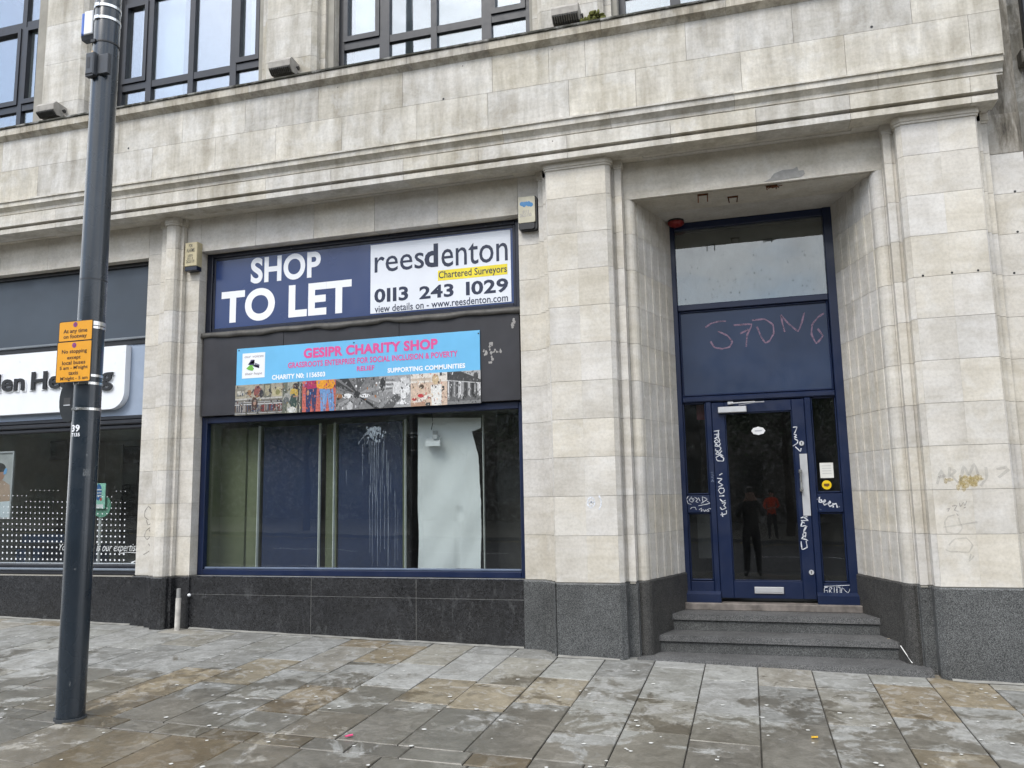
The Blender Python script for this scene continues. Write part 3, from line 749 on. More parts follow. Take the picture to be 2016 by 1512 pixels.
# the lead flashing dips and buckles along its lower edge
fl = MB(); n = 60; v = []
for i in range(n + 1):
    x = -5.965 + 3.82 * i / n; wv = .006 * math.sin(i * .9) + .008 * math.sin(i * .37 + 1) + (.012 if i in (23, 24, 36, 37) else 0)
    v += [(x, 7.84, 3.522), (x, 7.775 + .004 * math.sin(i * .7), 3.512 + wv * .2), (x, 7.765 + .006 * math.sin(i * 1.3), 3.452 + wv), (x, 7.785, 3.447 + wv)]
fl.add(v, [(i * 4 + j, (i + 1) * 4 + j, (i + 1) * 4 + j + 1, i * 4 + j + 1) for i in range(n) for j in range(3)])
fl.build('lead_flashing', LEAD, bld, smooth=True)
# scars on the board
zS = Z(380, 420, .3472)
sm = MB()
for u, v, du, dv in [(1690, 745, 8, 12), (1655, 790, 12, 14), (1692, 785, 10, 20), (1725, 780, 20, 8), (1688, 830, 12, 22), (1820, 610, 4, 14), (1812, 640, 3, 18)]:
    for _ in range(7):
        x, z = zS(u + R(-du, du), v + R(-dv, dv), 7.789); sm.ball((x, 7.789, z), (R(.006, .016), .0015, R(.006, .02)), 6, 4)
sm.build('glue_scar', plain('grey_glue', (.30, .29, .28), .8), fbo)

# to-let board
tl = empty('to_let_sign', (-4.05, 7.86, 3.55), 'long dark blue and white letting board above the charity banner', 'sign')
YB = 7.872
MB().box(-5.868, -2.24, YB, YB + .012, 3.573, 4.389).build('board', BOARDBLUE, tl)
tbox('lettering', 'SHOP', zS, (330, 256), (723, 360), YB - .002, CREAMW, tl, bold=.032, res=10)
tbox('lettering', 'TO LET', zS, (163, 446), (898, 562), YB - .002, CREAMW, tl, bold=.038, res=10)
a = zS(1008, 182, YB); b = zS(1806, 500, YB)
wp = MB().box(a[0], b[0], YB - .002, YB + .001, b[1], a[1]).build('white_panel', plain('white_vinyl', (.74, .77, .83), .18, var=.02), tl)
yt = YB - .0035
tbox('lettering', 'rees', zS, (1030, 250), (1310, 310), yt, LETTERNAVY, wp, bold=.004)
tbox('lettering', 'd', zS, (1312, 178), (1390, 302), yt, LETTERNAVY, wp, bold=.035)
tbox('lettering', 'enton', zS, (1408, 186), (1785, 268), yt, LETTERNAVY, wp, bold=.004)
a = zS(1388, 325, yt); b = zS(1783, 345, yt)
MB().poly([(a[0], b[1]), (b[0], b[1]), (b[0], a[1]), (a[0], a[1])], YB - .003).build('yellow_strip', BRIGHTY, wp)
tbox('lettering', 'Chartered Surveyors', zS, (1393, 330), (1780, 345), yt, LETTERNAVY, wp, bold=.014)
tbox('lettering', '0II3', zS, (1028, 430), (1220, 492), yt, LETTERNAVY, wp, bold=.03)
tbox('lettering', '243', zS, (1283, 415), (1478, 471), yt, LETTERNAVY, wp, bold=.03)
tbox('lettering', 'I029', zS, (1547, 388), (1788, 446), yt, LETTERNAVY, wp, bold=.03)
tbox('lettering', 'view details on - www.reesdenton.com', zS, (1030, 524), (1786, 498), yt, LETTERNAVY, wp, bold=.012)

# charity banner
zB = Z(460, 640, .248)
YN = 7.776
bn = empty('charity_shop_banner', (-4.0, 7.78, 2.57), 'sky blue charity shop banner with pink lettering over a strip of clothing photos', 'banner')
bx0, bz1 = zB(28, 190, YN); bx1, bz0 = zB(1960, 618, YN)
zmid = (zB(22, 476, YN)[1] + zB(1960, 360, YN)[1]) / 2
MB().box(bx0, bx1, YN, YN + .010, zmid, bz1).build('board', SKYB, bn)
tbox('lettering', 'GESIPR CHARITY SHOP', zB, (556, 186), (1620, 188), YN - .0015, PINK, bn, bold=.045, res=5)
tbox('lettering', 'GRASSROOTS ENTERPRISE FOR SOCIAL INCLUSION & POVERTY', zB, (432, 298), (1778, 250), YN - .0015, PINK, bn, bold=.026)
tbox('lettering', 'RELIEF', zB, (978, 328), (1118, 356), YN - .0015, PINK, bn, bold=.026)
tbox('lettering', 'SUPPORTING COMMUNITIES', zB, (1222, 342), (1838, 340), YN - .0015, CREAMW, bn, bold=.038)
tbox('lettering', 'CHARITY N0: 1156503', zB, (304, 396), (726, 408), YN - .0015, CREAMW, bn, bold=.038)
a = zB(72, 228, YN); b = zB(246, 414, YN)
lg = MB().box(a[0], b[0], YN - .0015, YN + .001, b[1], a[1]).build('logo_panel', WHITE, bn)
GREYINK = plain('grey_ink', (.28, .26, .30), .5); yl = YN - .003
tbox('lettering', 'our voices', zB, (88, 242), (238, 252), yl, GREYINK, lg, shear=.2)
tbox('lettering', 'their hope', zB, (90, 378), (225, 396), yl, GREYINK, lg, shear=.2)
lo_ = MB()
def zp(l): return [zB(u, v, yl) for u, v in l]
lo_.poly(zp([(112, 312), (165, 275), (166, 300), (160, 312), (205, 320), (200, 338), (172, 332), (140, 322)]), yl, 0)
for k in range(4): lo_.stroke(zp([(120 + k * 5, 306 - k * 9), (165, 300 - k * 7)]), yl, .010, 0); lo_.stroke(zp([(172 + k * 9, 300 + k * 3), (172 + k * 9, 334 + k * 2)]), yl, .009, 0)
lo_.poly(zp([(100, 345), (128, 318), (160, 318), (150, 330), (162, 345), (150, 362), (120, 358)]), yl - .0005, 1)
lo_.build('hands_emblem', [plain('ink_violet', (.035, .028, .09), .5), plain('ink_green', (.14, .40, .05), .5)], lg)
for u, v in ((43, 203), (955, 140), (1943, 66)):
    x, z = zB(u, v, YN); MB().ball((x, YN - .001, z), (.009, .004, .009), 8, 5).build('screw', BLACK, bn)
# printed photographs: coloured flat shapes inked on the banner
def pic(name, u0, u1, shapes, bgc, parent=bn):
    """shapes: (list of 0..1 points, colour) painted back to front"""
    x0 = zB(u0, 550, YN)[0]; x1 = zB(u1, 550, YN)[0]
    mb = MB(); cols = []
    def pl_(pts, c, k):
        mb.poly([(x0 + (x1 - x0) * min(1, max(0, p)), bz0 + (zmid - bz0) * min(1, max(0, q))) for p, q in pts], YN - .0004 - .00006 * k); cols.append(c)
    mb.box(x0, x1, YN, YN + .010, bz0, zmid); cols.extend([bgc] * 6)
    for k, (pts, c) in enumerate(shapes): pl_(pts, c, k)
    for k2 in range(150):          # the busy small tones of a printed photograph
        c = random.choice(shapes)[1] if random.random() < .75 else bgc; g = R(.35, 1.5); a, b = R(0, 1), R(0, .97); w_, h_ = R(.006, .035), R(.01, .09)
        sk_ = R(-.03, .03); pl_([(a, b), (a + w_, b + sk_ * .3), (a + w_ + sk_, b + h_), (a + sk_, b + h_)], tuple(min(.85, q * g) for q in c), len(shapes) + k2 * .2)
    me = mesh(name, mb.v, mb.f, PRINT)
    ca = me.color_attributes.new('Col', 'FLOAT_COLOR', 'CORNER')
    for p in me.polygons:
        for li in p.loop_indices: ca.data[li].color = (*cols[p.index], 1)
    return link(name, me, parent)
def rect(a, b, c, d, col): return ([(a, c), (b, c), (b, d), (a, d)], col)
def grey(k): return (k, k, k)
def blob(cx, cy, rx, ry, col, n=9): return ([(cx + rx * math.cos(i * 2 * math.pi / n) * R(.85, 1.1), cy + ry * math.sin(i * 2 * math.pi / n) * R(.85, 1.1)) for i in range(n)], col)
S = [rect(0, 1, .52, 1, (.34, .31, .24)), rect(0, 1, .5, .55, (.42, .41, .38)), rect(.02, .2, .62, .95, (.22, .21, .17)), rect(.04, .18, .66, .8, (.5, .48, .42))]
S += [blob(.3, .72, .05, .12, (.25, .14, .07)), blob(.48, .74, .09, .2, (.22, .07, .06)), blob(.56, .68, .05, .14, (.03, .03, .035)), rect(.6, .76, .55, 1, (.12, .12, .09)), rect(.63, .73, .6, .95, (.33, .30, .2)), rect(.78, .98, .58, .86, (.42, .38, .24)), blob(.9, .7, .05, .1, (.2, .19, .08))]
for i in range(46):
    x = i / 46; S.append(rect(x, x + .018, .08 + R(0, .05), .30 + R(0, .05), random.choice([(.03, .03, .05), (.18, .03, .03), (.05, .08, .14), (.2, .19, .18), (.09, .05, .03), (.3, .28, .26)])))
S += [rect(0, 1, .33, .36, grey(.5)), rect(0, 1, .40, .42, grey(.4)), rect(0, 1, .04, .06, grey(.45)), blob(.42, .38, .075, .22, (.05, .025, .02)), blob(.42, .4, .035, .1, (.32, .2, .15))]
pic('photo_print_shop_shelves', 14, 388, S, (.16, .15, .13))
S = [rect(.0, .25, 0, 1, (.12, .13, .1)), rect(.75, 1, 0, 1, (.05, .05, .045)), rect(.86, .9, 0, 1, (.4, .4, .36)), blob(.65, .84, .16, .12, (.03, .02, .018)), blob(.58, .64, .22, .16, (.45, .31, .05)), blob(.55, .38, .2, .24, (.03, .06, .05)), blob(.22, .5, .2, .16, (.3, .3, .28)), blob(.2, .4, .16, .12, (.10, .11, .11)), blob(.5, .1, .24, .10, (.6, .6, .58)), rect(.55, .8, .5, .55, (.35, .2, .13))]
pic('photo_print_shopper', 388, 545, S, (.34, .34, .28))
S = [rect(0, 1, k * .09, k * .09 + .008, (.30, .06, .045)) for k in range(11)]
S += [([(.05, .78), (.12, 1), (.42, 1), (.45, .76), (.3, .70)], (.36, .02, .10)), ([(.42, 1), (.43, .78), (.6, .68), (.9, .7), (.98, .85), (.95, 1)], (.72, .31, .02)), ([(.1, .72), (.44, .76), (.4, 0), (.32, 0), (.27, .5), (.24, 0), (.12, 0)], (.022, .035, .11)), ([(.52, .72), (.92, .7), (.98, .1), (.96, 0), (.82, 0), (.76, .5), (.70, 0), (.56, 0)], (.14, .27, .50)), blob(.17, .62, .04, .1, (.45, .22, .14)), rect(.64, .67, 0, .6, (.22, .36, .58)), rect(.86, .89, .05, .6, (.10, .2, .4))]
pic('photo_print_jeans', 545, 810, S, (.52, .13, .10))
S = []
for i in range(11):
    t = i * 2 * math.pi / 11 + .3; c = random.choice([.02, .04, .08, .2, .03, .28])
    S.append(([(.5 + .08 * math.cos(t - .2), .48 + .1 * math.sin(t - .2)), (.5 + .75 * math.cos(t - .16), .48 + .75 * math.sin(t - .16)), (.5 + .75 * math.cos(t + .16), .48 + .75 * math.sin(t + .16)), (.5 + .08 * math.cos(t + .2), .48 + .1 * math.sin(t + .2))], grey(c)))
S += [blob(.28, .44, .12, .08, grey(.75)), blob(.68, .42, .11, .07, grey(.78)), blob(.5, .46, .08, .12, grey(.02)), blob(.07, .44, .09, .10, (.32, .14, .05)), blob(.33, .12, .08, .14, grey(.5))]
pic('photo_print_shoes', 810, 1153, S, grey(.17))
S = [rect(0, .45, 0, .5, grey(.24))] + [([(.0, .55 + k * .08), (.5, .6 + k * .06), (.5, .62 + k * .06), (.0, .59 + k * .08)], grey(.7 if k % 2 else .1)) for k in range(5)]
S += [([(.1, 0), (.55, .45), (.7, .3), (.45, 0)], grey(.10)), blob(.12, .75, .1, .22, grey(.03)), rect(.44, .68, .42, .8, grey(.62)), blob(.8, .7, .18, .28, grey(.55)), ([(.68, .6), (.9, .55), (.82, .15), (.7, .15)], grey(.72)), blob(.72, .13, .15, .05, grey(.8)), blob(.9, .55, .08, .2, grey(.7))]
pic('photo_print_street', 1153, 1406, S, grey(.33))
S = [rect(0, 1, .72, 1, (.68, .64, .58)), rect(0, .55, .78, .86, (.5, .42, .34)), ([(0, .1), (.62, .42), (.62, .30), (0, 0)], (.74, .68, .62)), rect(.0, .4, 0, .12, (.42, .26, .18)), blob(.3, .6, .07, .08, (.09, .06, .04)), blob(.28, .32, .09, .06, (.5, .04, .05)), blob(.1, .22, .07, .05, (.4, .05, .05)), blob(.68, .8, .1, .16, (.55, .42, .26)), ([(.55, .62), (.85, .64), (.84, 0), (.58, 0)], (.72, .71, .68)), rect(.86, .92, .45, .58, grey(.05)), rect(.8, .86, .9, 1, grey(.06)), rect(.42, .54, 0, .1, grey(.05))]
pic('photo_print_shoe_display', 1406, 1696, S, (.60, .46, .36))
S = [([(0, 1), (.0, .78), (1, .62), (1, 1)], grey(.05)), ([(.4, 1), (1, .72), (1, 1)], grey(.42)), blob(.86, .83, .08, .12, grey(.06))]
for i in range(22):
    x = .02 + i * .044; S.append(([(x, .72 - .1 * x), (x + .05, .70 - .1 * x), (x + .058, .16 + R(0, .2)), (x - .005, .14 + R(0, .2))], grey(random.choice([.02, .03, .06, .12, .45, .6, .3]))))
S += [([(0, .75), (1, .62), (1, .60), (0, .73)], grey(.6)), rect(0, 1, 0, .1, grey(.2))]
pic('photo_print_clothes_rail', 1696, 1962, S, grey(.12))

# alarm boxes
zT = Z(230, 380, .1852)
ab = empty('alarm_box', (-5.97, 7.64, 4.1), 'small yellowed alarm box with black print, beside the left end of the letting board', 'alarm box', 'alarm boxes on the wall')
ya = 7.625
a = zT(727, 532, ya); b = zT(846, 770, ya)
hx0, hx1, hz1, hz0 = a[0], b[0], a[1], b[1]
MB().bbox(hx0, hx1, ya, 7.719, hz0, hz1, .006).build('cover', CREAMBOX, ab)
MB().bbox(hx0 + .003, hx1 - .001, ya + .004, 7.718, hz0 - .05, hz0 - .001, .004).build('siren_base', NAVY_DK, ab)
yy = ya - .0012
for tx, l, r_ in (('FOR', (768, 545), (805, 575)), ('ALARMS', (742, 592), (826, 624)), ('LEEDS', (756, 655), (806, 672)), ('0113', (750, 685), (806, 705)), ('2623119', (738, 715), (822, 738))):
    tbox('lettering', tx, zT, l, r_, yy, BLACK, ab, bold=.01)
zU = Z(1000, 300, .1852)
ac = empty('alarm_box', (-2.05, 7.64, 4.1), 'pale alarm box with blue logo and black rim, right of the letting board', 'alarm box', 'alarm boxes on the wall')
ya = 7.64
a = zU(108, 490, ya); b = zU(285, 735, ya)
x0, x1, z1, z0 = a[0], b[0], a[1], b[1]
def rbox(x0, x1, z0, z1, y0, y1, r, name, mat, parent, n=5):
    pts = []
    for cx, cz, t0 in ((x1 - r, z0 + r, -90), (x1 - r, z1 - r, 0), (x0 + r, z1 - r, 90), (x0 + r, z0 + r, 180)):
        pts += [(cx + r * math.cos(math.radians(t0 + 90 * i / n)), cz + r * math.sin(math.radians(t0 + 90 * i / n))) for i in range(n + 1)]
    return MB().poly(pts, y0, 0, y1 - y0).build(name, mat, parent)
rbox(x0 - .006, x1 + .022, z0 - .075, z1 + .018, ya + .02, 7.719, .03, 'back_case', BLACK, ac)
rbox(x0, x1 + .004, z0, z1 + .01, ya, ya + .03, .014, 'cover', plain('pale_yellowed_plastic', (.50, .47, .36), .45, var=.15, vs_=9), ac)
rbox(x0 + .004, x1 - .004, z0 - .068, z0 - .004, ya + .002, ya + .03, .02, 'beacon', BLACK, ac)
for k in range(5):
    x_, z_ = zU(148 + 24 * k, 548 + 6 * math.sin(k * 2), ya); MB().ball((x_, ya, z_), (.024, .0012, .024 + .006 * (k % 2)), 10, 4).build('logo', plain('logo_blue', (.06, .22, .45), .5), ac)
tbox('lettering', '0113', zU, (158, 618), (222, 640), ya - .0012, GREYINK, ac); tbox('lettering', '2623150', zU, (126, 655), (250, 676), ya - .0012, GREYINK, ac)

# interior of the empty shop
rm = MB()
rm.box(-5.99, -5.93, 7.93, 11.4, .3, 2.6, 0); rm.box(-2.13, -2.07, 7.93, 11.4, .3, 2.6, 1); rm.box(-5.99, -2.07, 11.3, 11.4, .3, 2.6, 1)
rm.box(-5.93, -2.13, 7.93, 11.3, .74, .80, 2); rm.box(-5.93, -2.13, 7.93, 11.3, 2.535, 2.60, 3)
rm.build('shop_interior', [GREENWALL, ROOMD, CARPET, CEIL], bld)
PB = MB  # display panels
YI = 8.20
def panel(x0, x1, mat, name='display_panel', y=YI, z0=.8, z1=2.44): return MB().bbox(x0, x1, y, y + .03, z0, z1, .003).build(name, mat, bld)
dp = panel(-5.93, -5.60, GREENWALL, y=8.17); panel(-5.598, -5.43, plain('light_olive_panel', (.150, .170, .10), .6), y=8.20)
panel(-5.385, -4.645, BLUEWALL); panel(-4.60, -4.46, GREENWALL, y=8.24); panel(-4.42, -3.64, BLUEWALL); panel(-3.635, -3.595, GREENWALL, y=8.19); panel(-3.575, -3.46, plain('brown_return', (.10, .085, .06), .6), y=8.5)
EDGE = plain('pale_edge_trim', (.78, .82, .80), .4)
for x in (-5.43, -4.645, -4.462, -3.596, -2.70): MB().bbox(x, x + .009, 8.15, 8.19, .8, 2.45, .003).build('edge_trim', EDGE, bld)
MB().box(-2.68, -2.13, 8.6, 8.64, .8, 2.5).build('display_panel', ROOMD, bld)
# torn paper sheet hung behind the glass
zV = Z(640, 800, .2248)
pw = []; nx, nz_ = 22, 44
top, bot = 100, 1420
for j in range(nz_ + 1):
    v = top + (bot - top) * j / nz_
    l = 815 - 6 * math.sin(j * .3) * (j > 20)
    r_ = 1368 if v < 205 else (1282 + (v - 205) * .28 if v < 420 else (1342 + (v - 420) * .05 if v < 800 else 1364))
    r_ = min(r_, 1368) + R(-2, 2)
    for i in range(nx + 1):
        u = l + (r_ - l) * i / nx
        y = 8.12 + .008 * math.sin(u * .012 + v * .004) + .006 * math.sin(v * .011 + u * .02) * (v / 900) + R(-.0015, .0015) * (v > 500) + (.02 if abs(u - 1172) < 16 and v > 880 else 0)
        x, z = zV(u, v, 8.12); pw.append((x, y, z))
ps = MB(); ps.add(pw, [(j * (nx + 1) + i, j * (nx + 1) + i + 1, (j + 1) * (nx + 1) + i + 1, (j + 1) * (nx + 1) + i) for j in range(nz_) for i in range(nx)])
paper = ps.build('paper_sheet', OFFWHITE, smooth=True)
tag(paper, 'crumpled white paper sheet hung inside the empty shop window', 'paper sheet')
# hanging light unit
hl = empty('hanging_light_unit', (-3.25, 8.02, 2.2), 'white light unit hanging on a cord before the paper sheet', 'light')
YH = 8.0
def hp(l): return [zV(u, v, YH) for u, v in l]
a = zV(880, 350, YH); b = zV(1005, 300, YH); c = zV(850, 250, YH)
MB().add([(a[0], YH, a[1]), (b[0], YH, a[1]), (b[0], YH, b[1] - .005), (a[0], YH, b[1] - .005)] + [(a[0] - .06, YH + .22, a[1] + .10), (b[0] - .06, YH + .22, a[1] + .10), (b[0] - .06, YH + .22, b[1] + .10), (a[0] - .06, YH + .22, b[1] + .10)],
         [(0, 1, 2, 3), (4, 7, 6, 5), (0, 4, 5, 1), (3, 2, 6, 7), (0, 3, 7, 4), (1, 5, 6, 2)]).build('housing', WHITE, hl)
a = zV(940, 285, YH); b = zV(980, 248, YH)
MB().add([(a[0], YH, a[1]), (b[0], YH, a[1]), (b[0], YH, b[1]), (a[0], YH, b[1])] + [(a[0] - .07, YH + .2, a[1] + .09), (b[0] - .07, YH + .2, a[1] + .09), (b[0] - .07, YH + .2, b[1] + .09), (a[0] - .07, YH + .2, b[1] + .09)],
         [(0, 1, 2, 3), (4, 7, 6, 5), (0, 4, 5, 1), (3, 2, 6, 7), (0, 3, 7, 4), (1, 5, 6, 2)]).build('bracket', ALU, hl)
a = zV(930, 180, YH + .1); MB().tube([(a[0], YH + .1, a[1] - .03), (a[0] + .01, YH + .12, a[1] + .05), (a[0], YH + .1, 2.535)], .004, 6).build('cord', BLACK, hl)
MB().box(a[0] - .1, a[0] + .2, 8.03, 8.2, 2.528, 2.5345).build('ceiling_slot', BLACK, hl)
MB().bbox(-4.0, -3.86, 8.1, 8.3, 2.515, 2.534, .004).build('ceiling_light', WHITE, bld)
# thrown paint dried on the glass
yd = 7.8985
dr = MB()
for _ in range(110):
    u = random.gauss(442, 30); v = 185 + abs(random.gauss(0, 55)); x, z = zV(u, v, yd); dr.ball((x, yd, z), (R(.002, .011), .0008, R(.005, .024)), 6, 4)
for u0, v0, u1, v1 in [(395, 190, 290, 330), (400, 215, 330, 280), (410, 230, 365, 330), (430, 180, 350, 250)]:
    dr.stroke([zV(u0, v0, yd), zV((u0 + u1) / 2 - 6, (v0 + v1) / 2, yd), zV(u1, v1, yd)], yd, .008)
for u, v0, v1, wd in [(298, 300, 335, .006), (330, 330, 660, .007), (345, 280, 360, .005), (386, 300, 505, .007), (390, 690, 1280, .006), (402, 300, 760, .009), (415, 740, 1400, .006), (418, 300, 830, .008), (434, 310, 770, .010), (441, 700, 1150, .006), (452, 320, 830, .009), (459, 800, 1400, .008), (470, 300, 640, .006), (483, 600, 1280, .006), (500, 330, 760, .007), (512, 300, 540, .006), (520, 700, 1250, .007), (540, 380, 700, .008), (551, 480, 1400, .011), (575, 600, 750, .006), (612, 740, 1400, .006), (635, 900, 1350, .004), (187, 560, 690, .006), (515, 200, 500, .007)]:
    dr.stroke([zV(u + R(-2, 2), v0, yd), zV(u + R(-3, 3), (v0 * 2 + v1) / 3, yd), zV(u + R(-3, 3), (v0 + 2 * v1) / 3, yd), zV(u + R(-2, 2), v1, yd)], yd, wd * .8)
for _ in range(90):
    x, z = zV(R(540, 680), R(130, 600), yd); dr.ball((x, yd, z), (R(.001, .004), .0006, R(.002, .005)), 5, 3)
dr.build('paint_splash', DRIP, mw)

# ------------------------------------------------------------------ the left-hand shop
LX0, LX1 = -10.4, -6.69
ls = MB()
ls.box(LX0, LX1, 7.86, 7.93, 3.555, 4.46); ls.build('upper_panel', SLATE, bld)
MB().box(LX0, LX1 - .01, 7.825, 7.858, 4.425, 4.469).build('painted_shadow_bar', BLACK, bld)  # black strip standing in for the shadow under the lintel
MB().bbox(LX0, LX1 - .004, 7.815, 7.90, 3.528, 3.556, .006).build('ledge_bar', plain('grey_bar', (.17, .19, .21), .4), bld)
MB().bbox(LX0, LX1 - .004, 7.84, 7.92, 3.468, 3.527, .004).build('black_bar', BLACK, bld)
MB().box(LX0, LX1 - .002, 7.855, 7.93, 2.62, 3.467).build('fascia_backing', PALEBLUE, bld)
mo = MB()
for z0, z1, y in ((2.568, 2.618, 7.83), (2.515, 2.566, 7.815), (2.462, 2.513, 7.84)): mo.bbox(LX0, LX1 - .004, y, 7.93, z0, z1, .012)
mo.build('fascia_moulding', CHAR, bld)
lw = MB(); lw.bbox(LX0, LX1 - .004, 7.845, 7.93, .776, .815, .006); lw.bbox(LX0, LX1 - .004, 7.86, 7.93, .850, .892, .01); lw.bbox(LX1 - .02, LX1 - .004, 7.87, 7.93, .893, 2.46, .003)
lwo = lw.build('left_shop_window', CHAR, bld)
MB().bbox(LX0, LX1 - .004, 7.83, 7.93, .816, .849, .012).build('sill_bar', plain('blue_grey_bar', (.13, .155, .19), .35), lwo)
MB().bbox(LX0, LX1 - .02, 7.872, 7.93, .893, .905, .004).build('bead', plain('pale_bead', (.32, .35, .38), .4), lwo)
MB().box(LX0, LX1 - .02, 7.905, 7.913, .895, 2.462).build('pane', GLASS, lwo)
sg = empty('shop_name_sign', (-8.5, 7.82, 2.72), 'white raised name sign with black letters over the left-hand shop', 'sign')
# sign box with one big rounded lower corner
yS = 7.765
zL = Z(0, 480, .248)
sx1, sz1 = zL(1003, 803, yS); sz0 = zL(800, 1316, yS)[1]; rr = .20
pts = [(-10.3, sz0)] + [(sx1 - rr + rr * math.sin(t * math.pi / 16), sz0 + rr - rr * math.cos(t * math.pi / 16)) for t in range(9)] + [(sx1, sz1), (-10.3, sz1)]
MB().poly(pts, yS, 0, .085).build('sign_box', WHITE, sg)
a = zL(250, 1015, yS); b = zL(890, 1150, yS)
yq = yS - .028
v, f = glyphs('Hearing', .022); hxs = [p[0] for p in v]
tbox('lettering', 'Hearing', zL, (250, 1018), (888, 1163), yq, BLACK, sg, bold=.022, t=.016)
tbox('letter_halo', 'Hearing', zL, (240, 1014), (896, 1172), yq + .0165, WHITE, sg, bold=.038, t=.011)
sxx = (b[0] - a[0]) / (max(hxs) - min(hxs)); v2, _ = glyphs('Hidden', .022); w2 = (max(p[0] for p in v2) - min(p[0] for p in v2)) * sxx
rx = zL(190, 1100, yq)[0]; zt = zL(250, 1018, yq)[1]; zb = zL(330, 1152, yq)[1]
text('lettering', 'Hidden', rx - w2, rx, zb, zt, yq, BLACK, sg, bold=.022, t=.016)
text('letter_halo', 'Hidden', rx - w2 - .02, rx + .02, zb - .02, zt + .01, yq + .0165, WHITE, sg, bold=.038, t=.011)
# dots and script on the glass
zK = Z(0, 860, .17857); yk = 7.9035
dm = MB()
def dot(u, v, r):
    x, z = zK(u, v, yk); dm.poly([(x + r * math.cos(k * math.pi / 4), z + r * math.sin(k * math.pi / 4)) for k in range(8)], yk)
rows = [525, 588, 650, 713, 775, 838, 900, 962, 1024, 1087, 1150, 1215, 1281, 1347]
for k, v in enumerate(rows):
    r = .0045 + .0075 * min(1, k / 10)
    for c in range(-26, 25):
        u = 195 + c * 49.5 - k * 1.5
        if u > 1500 - (10 - k) * 2: continue
        n_ = math.sin(c * 12.9 + k * 78.2) * .5 + .5
        dens = min(1, (k + .4) / 4.5)
        if n_ > dens: continue
        if v == 1215 and 640 < u < 1540: continue
        dot(u, v + (u - 300) * .012, r * (1 if u < 1000 else .95))
o = dm.build('window_dots', WHITE, lwo); o['kind'] = 'stuff'
SCRIPT = film_mat('white_vinyl_script', (.75, .77, .78), 1.0)
tbox('lettering', 'Your hearing', zK, (655, 1180), (1035, 1275), yk, SCRIPT, lwo, shear=.35)
tbox('lettering', 'is our expertise', zK, (1065, 1180), (1525, 1290), yk, SCRIPT, lwo, shear=.35)
MB().stroke([zK(1310, 1290, yk), zK(1400, 1272, yk), zK(1520, 1280, yk)], yk, .007).stroke([zK(1445, 1388, yk), zK(1480, 1375, yk), zK(1512, 1360, yk)], yk, .014).build('underline', SCRIPT, lwo)
# left shop interior
GREYW = plain('warm_grey_wall', (.55, .53, .47), .8, var=.08)
li = MB(); li.box(LX0, LX1 - .03, 10.9, 11.0, .3, 2.75, 0); li.box(LX1 - .08, LX1 - .03, 7.95, 10.9, .3, 2.75, 0); li.box(LX0, LX0 + .05, 7.95, 10.9, .3, 2.75, 0)
li.box(LX0, LX1 - .03, 7.95, 10.9, .45, .5, 1); li.box(LX0, LX1 - .03, 7.95, 10.9, 2.6, 2.7, 2)
li.build('left_shop_interior', [GREYW, CARPET, CEIL], bld)
def inpart(name, u0, v0, u1, v1, Y, mat, th=.03):
    a = zK(u0, v0, Y); b = zK(u1, v1, Y); return MB().bbox(a[0], b[0], Y, Y + th, b[1], a[1], .004).build(name, mat, bld)
inpart('door_panel', 310, 290, 430, 1100, 10.6, plain('grey_door', (.27, .27, .255), .6)); inpart('door_panel', 535, 300, 735, 1000, 10.5, plain('grey_door_b', (.22, .22, .205), .6))
inpart('dark_door', 185, 240, 300, 1000, 10.7, ROOMD); inpart('dark_header', 100, 70, 740, 250, 10.0, plain('dark_bulkhead', (.07, .07, .06), .8)); inpart('dark_doorway', 1300, 110, 1560, 1200, 10.4, ROOMD)
inpart('pale_partition', 1170, 90, 1300, 1200, 10.3, plain('partition', (.30, .30, .27), .7)); inpart('glazed_door', 1330, 300, 1500, 520, 10.35, plain('glazed_door', (.18, .19, .19), .4))
# furniture seen through the glass
sf = empty('sofa', (-8.6, 9.2, .5), 'blue sofa behind the dotted shop window', 'sofa')
a = zK(230, 1080, 9.2); b = zK(690, 1400, 9.2)
SOFAB = plain('blue_upholstery', (.035, .075, .17), .9)
MB().bbox(a[0], b[0], 9.2, 9.38, .52, a[1], .03).build('backrest', SOFAB, sf); MB().bbox(a[0], b[0], 9.385, 9.95, .52, .86, .02).build('seat', SOFAB, sf)
MB().bbox(a[0] - .09, a[0] - .003, 9.21, 9.95, .5, 1.0, .02).build('arm', SOFAB, sf); MB().bbox(b[0] + .003, b[0] + .09, 9.21, 9.95, .5, 1.0, .02).build('arm', SOFAB, sf)
ch = empty('office_chair', (-8.1, 10.1, .5), 'black office chair behind the blue sofa', 'chair')
a = zK(390, 900, 10.2); b = zK(690, 1080, 10.2)
cpt = [(a[0], b[1] - .3), (b[0], b[1] - .3), (b[0], a[1] - .1), (b[0] - .12, a[1]), (a[0] + .15, a[1]), (a[0], a[1] - .18)]
MB().poly(cpt, 10.2, 0, .09).build('backrest', BLACK, ch); MB().bbox(a[0], b[0], 10.3, 10.75, .9, .98, .02).build('seat', BLACK, ch)
cx = (a[0] + b[0]) / 2
MB().tube([(cx, 10.5, .9), (cx, 10.5, .56)], .03, 8).build('stem', ALU, ch)
for k in range(5):
    t = k * 2 * math.pi / 5; MB().tube([(cx, 10.5, .58), (cx + .28 * math.cos(t), 10.5 + .28 * math.sin(t), .525)], .02, 6).build('leg', BLACK, ch)
tb = empty('low_table', (-9.1, 8.6, .5), 'dark round low table by the shop glass at the photo edge', 'table')
MB().prismz([(-9.3 + .42 * math.cos(k * math.pi / 12), 8.75 + .42 * math.sin(k * math.pi / 12)) for k in range(24)], 1.03, 1.07).build('tabletop', ROOMD, tb)
